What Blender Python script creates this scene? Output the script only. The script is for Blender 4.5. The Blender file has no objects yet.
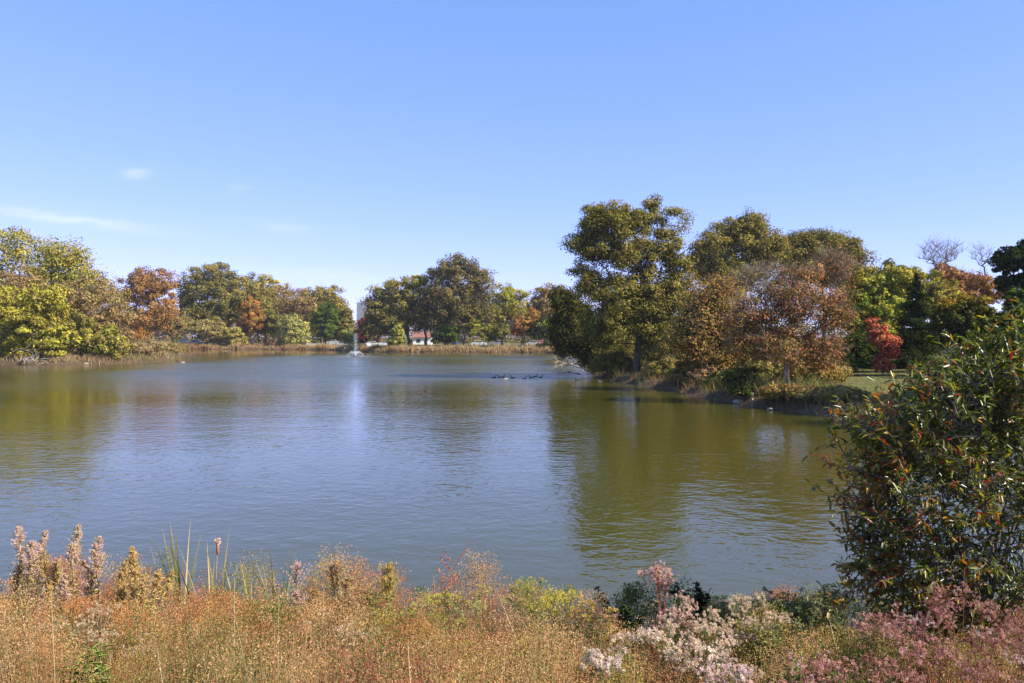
import bpy, math, random
import numpy as np
from mathutils import Vector

random.seed(7)
RNG = np.random.default_rng(11)
PI = math.pi
scn = bpy.context.scene
COL = scn.collection

# ------------------------------------------------------------------ camera geometry
F, CX, HY, CZ = 825.0, 512.0, 337.0, 3.8      # focal (px), centre column, horizon row, eye height


def wx(px, Y): return (px - CX) / F * Y
def wz(py, Y): return CZ + (HY - py) / F * Y


# ------------------------------------------------------------------ basic helpers
def link(o):
    COL.objects.link(o)
    return o


def tag(o, label=None, cat=None, group=None, kind=None):
    if label: o['label'] = label
    if cat: o['category'] = cat
    if group: o['group'] = group
    if kind: o['kind'] = kind
    return o


def empty(name, loc, label=None, cat=None, group=None, rz=0.0):
    o = bpy.data.objects.new(name, None)
    o.location = loc
    o.rotation_euler = (0, 0, rz)
    o.empty_display_size = 0.3
    link(o)
    return tag(o, label, cat, group)


def mesh_np(name, verts, faces_flat, loop_tot, colors=None, smooth=False):
    """verts (N,3); faces_flat flat index array; loop_tot loops per face (int or array)"""
    me = bpy.data.meshes.new(name)
    verts = np.asarray(verts, dtype=np.float32)
    ff = np.asarray(faces_flat, dtype=np.int32).ravel()
    if np.isscalar(loop_tot):
        nf = len(ff) // loop_tot
        lt = np.full(nf, loop_tot, dtype=np.int32)
    else:
        lt = np.asarray(loop_tot, dtype=np.int32)
        nf = len(lt)
    ls = np.concatenate([[0], np.cumsum(lt)[:-1]]).astype(np.int32)
    me.vertices.add(len(verts))
    me.vertices.foreach_set('co', verts.ravel())
    me.loops.add(len(ff))
    me.loops.foreach_set('vertex_index', ff)
    me.polygons.add(nf)
    me.polygons.foreach_set('loop_start', ls)
    me.polygons.foreach_set('loop_total', lt)
    if smooth:
        me.polygons.foreach_set('use_smooth', np.ones(nf, dtype=bool))
    me.update(calc_edges=True)
    if colors is not None:
        a = me.attributes.new('Col', 'FLOAT_COLOR', 'FACE')
        c = np.ones((nf, 4), dtype=np.float32)
        c[:, :3] = colors
        a.data.foreach_set('color', c.ravel())
    return me


def obj(name, me, mat, parent=None, loc=None):
    o = bpy.data.objects.new(name, me)
    if mat is not None and len(me.materials) == 0:
        me.materials.append(mat)
    link(o)
    if parent is not None: o.parent = parent
    if loc is not None: o.location = loc
    return o


def unit(v):
    return v / np.maximum(np.linalg.norm(v, axis=-1, keepdims=True), 1e-9)


def rand_dirs(n, rng=None):
    rng = rng or RNG
    return unit(rng.normal(size=(n, 3)))


def leaf_quads(P, axis, nrm, L, W):
    """diamond leaves: centre P, long axis, normal; returns verts, faces"""
    P = np.asarray(P)
    n = len(P)
    a = unit(axis)
    b = unit(np.cross(nrm, a))
    L = np.broadcast_to(np.asarray(L, float), (n,))[:, None]
    W = np.broadcast_to(np.asarray(W, float), (n,))[:, None]
    V = np.empty((n, 4, 3))
    V[:, 0] = P - a * L * .5
    V[:, 1] = P + b * W * .5 + a * L * .06
    V[:, 2] = P + a * L * .5
    V[:, 3] = P - b * W * .5 + a * L * .06
    return V.reshape(-1, 3), np.arange(4 * n)


def folded_leaves(P, axis, nrm, L, W, fold=.25, droop=.18):
    """P is the base of the leaf. two quads folded on the midrib -> 6 verts, 2 quads"""
    n = len(P)
    a = unit(axis)
    b = unit(np.cross(nrm, a))
    c = unit(np.cross(a, b))
    L = np.broadcast_to(np.asarray(L, float), (n,))[:, None]
    W = np.broadcast_to(np.asarray(W, float), (n,))[:, None]
    V = np.empty((n, 6, 3))
    V[:, 0] = P
    V[:, 1] = P + a * L * .33 + b * W * .5 + c * W * fold
    V[:, 2] = P + a * L * .68 + b * W * .38 + c * (W * fold - L * droop * .4)
    V[:, 3] = P + a * L - c * L * droop
    V[:, 4] = P + a * L * .68 - b * W * .38 + c * (W * fold - L * droop * .4)
    V[:, 5] = P + a * L * .33 - b * W * .5 + c * W * fold
    idx = np.arange(n)[:, None] * 6
    Fc = np.concatenate([idx + np.array([[0, 1, 2, 3]]), idx + np.array([[0, 3, 4, 5]])], axis=1)
    return V.reshape(-1, 3), Fc.ravel()


def tubes(P0, P1, R0, R1, sides=5):
    P0 = np.asarray(P0, float); P1 = np.asarray(P1, float)
    n = len(P0)
    R0 = np.broadcast_to(np.asarray(R0, float), (n,)); R1 = np.broadcast_to(np.asarray(R1, float), (n,))
    d = unit(P1 - P0)
    ref = np.where(np.abs(d[:, 2:3]) > .9, np.array([[1., 0, 0]]), np.array([[0, 0, 1.]]))
    u = unit(np.cross(d, ref)); v = np.cross(d, u)
    ang = np.arange(sides) * 2 * PI / sides
    ca, sa = np.cos(ang), np.sin(ang)
    ring = u[:, None, :] * ca[None, :, None] + v[:, None, :] * sa[None, :, None]
    A = P0[:, None, :] + ring * R0[:, None, None]
    B = P1[:, None, :] + ring * R1[:, None, None]
    V = np.concatenate([A, B], axis=1).reshape(-1, 3)
    k = np.arange(sides); k2 = (k + 1) % sides
    q = np.stack([k, k2, k2 + sides, k + sides], axis=1)
    Fc = (np.arange(n)[:, None, None] * (2 * sides) + q[None]).ravel()
    return V, Fc


def loft(path, radii, sides=8, squash=1.0):
    """closed tube along a path, one continuous surface with end caps. radii may be (r) or (rx, rz)"""
    path = np.asarray(path, float)
    n = len(path)
    t = np.gradient(path, axis=0)
    t = unit(t)
    V = []
    ref0 = np.array([0, 0, 1.]) if abs(t[0][2]) < .9 else np.array([1., 0, 0])
    u = unit(np.cross(t[0], ref0))
    for i in range(n):
        u = unit(u - t[i] * np.dot(u, t[i]))
        v = np.cross(t[i], u)
        r = radii[i]
        ru, rv = (r if isinstance(r, (tuple, list)) else (r, r))
        for k in range(sides):
            a = 2 * PI * k / sides
            V.append(path[i] + u * math.cos(a) * ru + v * math.sin(a) * rv)
    faces, lt = [], []
    for i in range(n - 1):
        for k in range(sides):
            k2 = (k + 1) % sides
            faces += [i * sides + k, i * sides + k2, (i + 1) * sides + k2, (i + 1) * sides + k]
            lt.append(4)
    faces += list(range(sides))[::-1]; lt.append(sides)
    faces += [(n - 1) * sides + k for k in range(sides)]; lt.append(sides)
    return np.array(V), faces, lt


class Grid:
    """value noise in 2D / 3D"""
    def __init__(s, seed):
        s.g = np.random.default_rng(seed).random((64, 64))
    def __call__(s, x, y):
        x = np.asarray(x, float); y = np.asarray(y, float)
        xi = np.floor(x).astype(int); yi = np.floor(y).astype(int)
        fx = x - xi; fy = y - yi
        fx = fx * fx * (3 - 2 * fx); fy = fy * fy * (3 - 2 * fy)
        g = s.g
        a = g[xi % 64, yi % 64]; b = g[(xi + 1) % 64, yi % 64]
        c = g[xi % 64, (yi + 1) % 64]; d = g[(xi + 1) % 64, (yi + 1) % 64]
        return (a * (1 - fx) + b * fx) * (1 - fy) + (c * (1 - fx) + d * fx) * fy
    def fbm(s, x, y, o=3):
        t = 0; a = .5; m = 0
        for i in range(o):
            t = t + a * s(x * 2 ** i + 7.3 * i, y * 2 ** i + 3.1 * i); m += a; a *= .5
        return t / m


N1, N2, N3 = Grid(1), Grid(2), Grid(3)


def smooth01(t):
    t = np.clip(t, 0, 1)
    return t * t * (3 - 2 * t)


# ------------------------------------------------------------------ materials
def new_mat(name):
    m = bpy.data.materials.new(name)
    m.use_nodes = True
    nt = m.node_tree
    for n in list(nt.nodes): nt.nodes.remove(n)
    out = nt.nodes.new('ShaderNodeOutputMaterial')
    return m, nt, out


def N(nt, t, **kw):
    n = nt.nodes.new(t)
    for k, v in kw.items(): setattr(n, k, v)
    return n


def leaf_mat(name, transl=.35, gloss=0.0, rough=.5, hue=0.0):
    m, nt, out = new_mat(name)
    at = N(nt, 'ShaderNodeAttribute', attribute_name='Col')
    dif = N(nt, 'ShaderNodeBsdfDiffuse')
    tr = N(nt, 'ShaderNodeBsdfTranslucent')
    mx = N(nt, 'ShaderNodeMixShader'); mx.inputs[0].default_value = transl
    nt.links.new(at.outputs['Color'], dif.inputs['Color'])
    hs = N(nt, 'ShaderNodeHueSaturation'); hs.inputs['Saturation'].default_value = 1.15; hs.inputs['Value'].default_value = 1.15
    nt.links.new(at.outputs['Color'], hs.inputs['Color'])
    nt.links.new(hs.outputs[0], tr.inputs['Color'])
    nt.links.new(dif.outputs[0], mx.inputs[1]); nt.links.new(tr.outputs[0], mx.inputs[2])
    last = mx
    if gloss > 0:
        gl = N(nt, 'ShaderNodeBsdfGlossy'); gl.inputs['Roughness'].default_value = rough
        gl.inputs['Color'].default_value = (1, 1, 1, 1)
        m2 = N(nt, 'ShaderNodeMixShader')
        fr = N(nt, 'ShaderNodeFresnel'); fr.inputs['IOR'].default_value = 1.42
        mul = N(nt, 'ShaderNodeMath', operation='MULTIPLY'); mul.inputs[1].default_value = gloss
        nt.links.new(fr.outputs[0], mul.inputs[0]); nt.links.new(mul.outputs[0], m2.inputs[0])
        nt.links.new(mx.outputs[0], m2.inputs[1]); nt.links.new(gl.outputs[0], m2.inputs[2])
        last = m2
    nt.links.new(last.outputs[0], out.inputs['Surface'])
    return m


def noise_mat(name, c1, c2, scale=6.0, rough=.8, bump=.0, stretch=(1, 1, 1), metallic=0.0, spec=.3):
    m, nt, out = new_mat(name)
    tc = N(nt, 'ShaderNodeTexCoord'); mp = N(nt, 'ShaderNodeMapping'); mp.inputs['Scale'].default_value = stretch
    no = N(nt, 'ShaderNodeTexNoise'); no.inputs['Scale'].default_value = scale; no.inputs['Detail'].default_value = 5
    cr = N(nt, 'ShaderNodeValToRGB')
    cr.color_ramp.elements[0].color = (*c1, 1); cr.color_ramp.elements[1].color = (*c2, 1)
    cr.color_ramp.elements[0].position = .35; cr.color_ramp.elements[1].position = .65
    bs = N(nt, 'ShaderNodeBsdfPrincipled')
    bs.inputs['Roughness'].default_value = rough; bs.inputs['Metallic'].default_value = metallic
    bs.inputs['Specular IOR Level'].default_value = spec
    nt.links.new(tc.outputs['Object'], mp.inputs[0]); nt.links.new(mp.outputs[0], no.inputs['Vector'])
    nt.links.new(no.outputs['Fac'], cr.inputs[0]); nt.links.new(cr.outputs[0], bs.inputs['Base Color'])
    if bump:
        b = N(nt, 'ShaderNodeBump'); b.inputs['Strength'].default_value = bump
        nt.links.new(no.outputs['Fac'], b.inputs['Height']); nt.links.new(b.outputs[0], bs.inputs['Normal'])
    nt.links.new(bs.outputs[0], out.inputs['Surface'])
    return m


def attr_mat(name, rough=.6, spec=.3):
    m, nt, out = new_mat(name)
    at = N(nt, 'ShaderNodeAttribute', attribute_name='Col')
    bs = N(nt, 'ShaderNodeBsdfPrincipled'); bs.inputs['Roughness'].default_value = rough
    bs.inputs['Specular IOR Level'].default_value = spec
    nt.links.new(at.outputs['Color'], bs.inputs['Base Color'])
    nt.links.new(bs.outputs[0], out.inputs['Surface'])
    return m


M_LEAF = leaf_mat('leaf_surface', .18)
M_GRASS = leaf_mat('grass_surface', .3)
M_GLOSSLEAF = leaf_mat('shiny_leaf_surface', .45, gloss=.09, rough=.4)
M_FLUFF = leaf_mat('seed_fluff', .45)
M_BARK = noise_mat('bark', (.055, .042, .032), (.16, .125, .10), 9, .9, .5, (1, 1, .25))
M_PALEBARK = noise_mat('pale_bark', (.14, .11, .085), (.36, .29, .23), 8, .9, .4, (1, 1, .3))
M_DRIFT = noise_mat('weathered_wood', (.2, .165, .13), (.44, .37, .30), 10, .85, .3, (1, 1, 1))
M_TWIG = noise_mat('twig_bark', (.10, .075, .06), (.2, .155, .125), 12, .9)
M_REDSTEM = noise_mat('red_stem', (.22, .06, .045), (.34, .12, .08), 20, .7)
M_DRYSTEM = noise_mat('dry_stem', (.24, .17, .09), (.36, .27, .15), 20, .8)
M_GREENSTEM = noise_mat('green_stem', (.08, .11, .03), (.16, .18, .06), 20, .7)
M_ROCK = noise_mat('rock', (.2, .17, .13), (.42, .36, .28), 5, .9, .4)

# ------------------------------------------------------------------ shoreline
SH = [(-70, 13.5), (-45, 11.6), (-25, 10.9), (-12, 10.5), (-4, 10.3), (3, 10.1), (9, 10.0), (14, 10.8), (20, 13.5), (26, 19),
      (28, 25), (24, 29.5), (17.6, 34), (15.6, 37.5), (14.2, 42), (12.9, 46), (12.0, 52), (10.6, 61), (9.7, 68), (8.5, 75),
      (8.3, 82), (8.8, 95), (9.3, 115), (11.3, 150), (11.2, 180), (8.5, 196), (-8, 198), (-26, 201), (-40, 212), (-49, 234), (-62, 247),
      (-82, 253), (-102, 254), (-112, 238), (-100, 212), (-76, 186), (-67, 166), (-57.5, 140), (-54.5, 128), (-56, 119), (-61, 113),
      (-71, 115), (-90, 116), (-112, 95), (-118, 60), (-100, 25), (-85, 16)]


def smooth_poly(pts, k=6):
    n = len(pts); out = []
    P = [np.array(p, float) for p in pts]
    for i in range(n):
        p0, p1, p2, p3 = P[(i - 1) % n], P[i], P[(i + 1) % n], P[(i + 2) % n]
        for j in range(k):
            t = j / k
            out.append(.5 * ((2 * p1) + (-p0 + p2) * t + (2 * p0 - 5 * p1 + 4 * p2 - p3) * t * t + (-p0 + 3 * p1 - 3 * p2 + p3) * t ** 3))
    out = np.array(out)
    w = np.minimum(1.0, .12 + out[:, 1] / 120.0)
    out[:, 0] += (N1(out[:, 0] * .35, out[:, 1] * .35) - .5) * 1.6 * w
    out[:, 1] += (N2(out[:, 0] * .35, out[:, 1] * .35) - .5) * 1.6 * w
    return out


SHP = smooth_poly(SH)


def shore_dist(x, y):
    """>0 on land, <0 in the pond"""
    x = np.asarray(x, float); y = np.asarray(y, float)
    sh = x.shape
    x = x.ravel(); y = y.ravel()
    best = np.full(x.shape, 1e9); inside = np.zeros(x.shape, bool)
    A = SHP; B = np.roll(SHP, -1, axis=0)
    for (ax, ay), (bx, by) in zip(A, B):
        dx, dy = bx - ax, by - ay
        t = np.clip(((x - ax) * dx + (y - ay) * dy) / (dx * dx + dy * dy + 1e-12), 0, 1)
        best = np.minimum(best, (x - ax - t * dx) ** 2 + (y - ay - t * dy) ** 2)
        c = ((ay > y) != (by > y))
        with np.errstate(divide='ignore', invalid='ignore'):
            xi = ax + (y - ay) * dx / (dy if dy != 0 else 1e-12)
        inside ^= (c & (x < xi))
    d = np.sqrt(best)
    return np.where(inside, -d, d).reshape(sh)


def ground_z(x, y, d=None):
    x = np.asarray(x, float); y = np.asarray(y, float)
    if d is None: d = shore_dist(x, y)
    near = smooth01((22 - y) / 8.0)
    land_far = .42 * smooth01(d / .7) + .75 * smooth01((d - .4) / 9.0) + .15 * smooth01(d / 40)
    land_near = .05 + .205 * np.clip(d, 0, 11) + .1 * smooth01(d / .5)
    land = land_far * (1 - near) + land_near * near
    n = (N1.fbm(x * .25, y * .25) - .5) * .22 * smooth01(d / 2) + (N2.fbm(x * 1.3, y * 1.3) - .5) * .06
    z = np.where(d > 0, land + n, -.9 * smooth01(-d / 4.0) - .02)
    return z


def gz(x, y):
    return float(ground_z(np.array([x]), np.array([y]))[0])


# ------------------------------------------------------------------ ground
def build_ground():
    nu, nv = 420, 520
    t = np.linspace(-1, 1, nu)
    xs = 3.0 * np.sinh(t * math.asinh(2600 / 3.0))
    # blend towards even spacing in the middle
    xs = np.sign(t) * (np.abs(t) * 60 + (np.abs(t) ** 6) * 2600)
    s = np.linspace(0, 1, nv)
    ys = -30 + s * 60 + s ** 2 * 240 + s ** 9 * 3000
    X, Y = np.meshgrid(xs, ys)
    scale = 1 + np.clip(Y, 0, 1e9) / 140.0
    X = np.where(np.abs(X) < 200, X * scale, X * scale)
    d = shore_dist(X, Y)
    Z = ground_z(X, Y, d)
    V = np.stack([X.ravel(), Y.ravel(), Z.ravel()], axis=1)
    i = np.arange(nv - 1)[:, None] * nu + np.arange(nu - 1)[None]
    Fc = np.stack([i, i + 1, i + nu + 1, i + nu], axis=-1).reshape(-1)
    me = mesh_np('ground', V, Fc, 4, smooth=True)
    m, nt, out = new_mat('ground_surface')
    tc = N(nt, 'ShaderNodeTexCoord')
    n1 = N(nt, 'ShaderNodeTexNoise'); n1.inputs['Scale'].default_value = .12; n1.inputs['Detail'].default_value = 6
    n2 = N(nt, 'ShaderNodeTexNoise'); n2.inputs['Scale'].default_value = 5; n2.inputs['Detail'].default_value = 8
    nt.links.new(tc.outputs['Object'], n1.inputs['Vector']); nt.links.new(tc.outputs['Object'], n2.inputs['Vector'])
    gr = N(nt, 'ShaderNodeValToRGB')
    gr.color_ramp.elements[0].color = (.07, .085, .022, 1); gr.color_ramp.elements[1].color = (.19, .18, .06, 1)
    gr.color_ramp.elements[0].position = .3; gr.color_ramp.elements[1].position = .7
    nt.links.new(n2.outputs['Fac'], gr.inputs[0])
    br = N(nt, 'ShaderNodeValToRGB')
    br.color_ramp.elements[0].color = (.045, .032, .02, 1); br.color_ramp.elements[1].color = (.16, .105, .06, 1)
    br.color_ramp.elements[0].position = .3; br.color_ramp.elements[1].position = .7
    nt.links.new(n2.outputs['Fac'], br.inputs[0])
    mx = N(nt, 'ShaderNodeMix', data_type='RGBA')
    mr = N(nt, 'ShaderNodeMapRange'); mr.inputs['From Min'].default_value = .42; mr.inputs['From Max'].default_value = .6
    nt.links.new(n1.outputs['Fac'], mr.inputs['Value'])
    # height: mud at the waterline
    sp = N(nt, 'ShaderNodeSeparateXYZ'); nt.links.new(tc.outputs['Object'], sp.inputs[0])
    mh = N(nt, 'ShaderNodeMapRange'); mh.inputs['From Min'].default_value = .35; mh.inputs['From Max'].default_value = .8
    mh.inputs['To Min'].default_value = 0; mh.inputs['To Max'].default_value = 1
    nt.links.new(sp.outputs['Z'], mh.inputs['Value'])
    mul = N(nt, 'ShaderNodeMath', operation='MULTIPLY')
    inv = N(nt, 'ShaderNodeMath', operation='MULTIPLY_ADD'); inv.inputs[1].default_value = .45; inv.inputs[2].default_value = .55
    nt.links.new(mr.outputs[0], inv.inputs[0]); nt.links.new(inv.outputs[0], mul.inputs[0]); nt.links.new(mh.outputs[0], mul.inputs[1])
    nt.links.new(mul.outputs[0], mx.inputs['Factor'])
    nt.links.new(br.outputs[0], mx.inputs[6]); nt.links.new(gr.outputs[0], mx.inputs[7])
    bs = N(nt, 'ShaderNodeBsdfPrincipled'); bs.inputs['Roughness'].default_value = .95; bs.inputs['Specular IOR Level'].default_value = .1
    bp = N(nt, 'ShaderNodeBump'); bp.inputs['Strength'].default_value = .6; bp.inputs['Distance'].default_value = .1
    nt.links.new(n2.outputs['Fac'], bp.inputs['Height']); nt.links.new(bp.outputs[0], bs.inputs['Normal'])
    nt.links.new(mx.outputs[2], bs.inputs['Base Color']); nt.links.new(bs.outputs[0], out.inputs['Surface'])
    o = obj('ground', me, m)
    tag(o, kind='structure')


# ------------------------------------------------------------------ water
def build_water():
    c = SHP
    # polygon pushed outwards under the banks
    nxt = np.roll(c, -1, 0) - np.roll(c, 1, 0)
    nrm = unit(np.stack([nxt[:, 1], -nxt[:, 0]], 1))
    test = shore_dist(c[:, 0] + nrm[:, 0], c[:, 1] + nrm[:, 1])
    nrm = np.where((test > 0)[:, None], nrm, -nrm)
    p = c + nrm * .9
    V = np.column_stack([p, np.zeros(len(p))])
    me = mesh_np('pond_water', V, np.arange(len(p)), np.array([len(p)]))
    m, nt, out = new_mat('pond_water_surface')
    tc = N(nt, 'ShaderNodeTexCoord')

    def noise(scale, stretch, rot, detail=2.0, rough=.5, dist=0.0):
        mp = N(nt, 'ShaderNodeMapping'); mp.inputs['Scale'].default_value = stretch; mp.inputs['Rotation'].default_value = (0, 0, rot)
        n = N(nt, 'ShaderNodeTexNoise'); n.inputs['Scale'].default_value = scale; n.inputs['Detail'].default_value = detail
        n.inputs['Roughness'].default_value = rough; n.inputs['Distortion'].default_value = dist
        nt.links.new(tc.outputs['Object'], mp.inputs[0]); nt.links.new(mp.outputs[0], n.inputs['Vector'])
        return n.outputs['Fac']

    def math_(op, a, b=None, c=None):
        n = N(nt, 'ShaderNodeMath', operation=op)
        for i, v in enumerate((a, b, c)):
            if v is None: continue
            if isinstance(v, (int, float)): n.inputs[i].default_value = v
            else: nt.links.new(v, n.inputs[i])
        return n.outputs[0]

    # ripples: two crossing trains plus finer chop, heights in metres
    w1 = noise(1.0, (2.0, 2.5, 1), math.radians(28), 2.0, .5, .4)
    w2 = noise(1.0, (6.5, 6.0, 1), math.radians(-24), 2.0, .5, .3)
    w3 = noise(1.0, (.30, .6, 1), math.radians(25), 1.0)
    h = math_('ADD', math_('MULTIPLY', w1, .052), math_('ADD', math_('MULTIPLY', w2, .018), math_('MULTIPLY', w3, .05)))
    # wind patches (long streaks across the view)
    pat = noise(1.0, (.010, .045, 1), math.radians(3), 3.0, .55)
    sp = N(nt, 'ShaderNodeSeparateXYZ'); nt.links.new(tc.outputs['Object'], sp.inputs[0])

    def mrange(v, a, b, c, d):
        n = N(nt, 'ShaderNodeMapRange', interpolation_type='SMOOTHSTEP')
        n.inputs['From Min'].default_value = a; n.inputs['From Max'].default_value = b
        n.inputs['To Min'].default_value = c; n.inputs['To Max'].default_value = d
        nt.links.new(v, n.inputs['Value']); return n.outputs[0]

    patch = mrange(pat, .38, .62, .5, 1.0)
    wind = mrange(sp.outputs['Y'], 55, 85, .0, 1.0)
    calm_far = mrange(sp.outputs['Y'], 165, 195, 1.0, .10)
    calm_left = mrange(sp.outputs['X'], -56, -34, .2, 1.0)
    calm_right = mrange(sp.outputs['X'], 2, 9, 1.0, .35)
    base = math_('MULTIPLY', math_('MULTIPLY', patch, calm_far), math_('MULTIPLY', calm_left, 1.0))
    amp = math_('ADD', .42, math_('MULTIPLY', wind, 1.9))
    amp = math_('MULTIPLY', math_('MULTIPLY', amp, base), 1.0)
    hh = math_('MULTIPLY', h, amp)
    bp = N(nt, 'ShaderNodeBump'); bp.inputs['Strength'].default_value = 1.0; bp.inputs['Distance'].default_value = 1.0
    nt.links.new(hh, bp.inputs['Height'])
    bs = N(nt, 'ShaderNodeBsdfPrincipled')
    bs.inputs['Base Color'].default_value = (.060, .056, .007, 1)
    ruff = mrange(sp.outputs['Y'], 45, 80, .0, 1.0)
    rough_far = math_('MULTIPLY', math_('MULTIPLY', ruff, calm_far), math_('MULTIPLY', math_('MULTIPLY', calm_left, calm_right), patch))
    nt.links.new(math_('ADD', .03, math_('MULTIPLY', rough_far, .27)), bs.inputs['Roughness'])
    bs.inputs['IOR'].default_value = 1.42
    nt.links.new(bp.outputs[0], bs.inputs['Normal'])
    nt.links.new(bs.outputs[0], out.inputs['Surface'])
    o = obj('pond_water', me, m)
    tag(o, kind='structure')


# ------------------------------------------------------------------ foliage colour
G_OAK = [((.175, .160, .040), 3), ((.24, .205, .054), 3), ((.28, .215, .068), 1.5), ((.115, .108, .03), 2)]
G_OLIVE = [((.22, .19, .045), 3), ((.29, .23, .06), 2), ((.16, .15, .038), 2), ((.33, .24, .075), 1)]
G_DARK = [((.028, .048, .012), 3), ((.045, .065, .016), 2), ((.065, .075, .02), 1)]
G_YELLOW = [((.38, .32, .06), 3), ((.28, .26, .055), 2.5), ((.45, .37, .09), 1), ((.20, .2, .045), 2)]
G_LIME = [((.33, .33, .045), 3), ((.44, .39, .055), 2.5), ((.18, .22, .035), 2), ((.10, .13, .025), 1)]
G_GREEN = [((.09, .14, .025), 3), ((.14, .19, .03), 2), ((.06, .09, .018), 2)]
G_RUST = [((.31, .145, .055), 3), ((.38, .20, .07), 2), ((.22, .13, .05), 2), ((.36, .25, .08), 1.5)]
G_BROWN = [((.30, .20, .085), 3), ((.38, .27, .12), 2), ((.23, .155, .07), 2), ((.32, .27, .085), 1)]
G_TAN = [((.36, .26, .13), 3), ((.28, .20, .10), 2), ((.30, .27, .09), 1)]
G_ORANGE = [((.50, .20, .035), 3), ((.42, .26, .04), 2), ((.30, .13, .03), 1)]
G_RED = [((.52, .11, .075), 3), ((.48, .19, .10), 2.5), ((.34, .07, .045), 1.5), ((.26, .17, .06), 1)]
G_WILLOW = [((.33, .32, .11), 3), ((.25, .26, .08), 2), ((.44, .38, .12), 1.5)]
G_PEACH = [((.37, .175, .085), 3), ((.26, .12, .06), 2), ((.15, .13, .038), 2.5), ((.33, .15, .07), 1.5), ((.24, .20, .06), 1.5)]


def pal_arr(p):
    return np.array([c for c, w in p]), np.array([w for c, w in p], float)


def pick_colors(pal, n_clump, per, seed, topmix=None):
    rng = np.random.default_rng(seed)
    C, w = pal_arr(pal)
    # weights differ per clump
    W = rng.dirichlet(w * .9 / w.sum() * len(w) + .15, size=n_clump)
    cw = np.cumsum(W, axis=1)
    r = rng.random((n_clump, per))
    idx = (r[:, :, None] > cw[:, None, :]).sum(-1).clip(0, len(C) - 1)
    col = C[idx]
    jit = rng.normal(1, .16, size=(n_clump, per, 1)) * rng.normal(1, .10, size=(n_clump, 1, 1))
    return np.clip(col * np.clip(jit, .5, 1.7) * np.array([.98, .96, .86]), 0, .9)


# ------------------------------------------------------------------ trees
SEED = [100]


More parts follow.
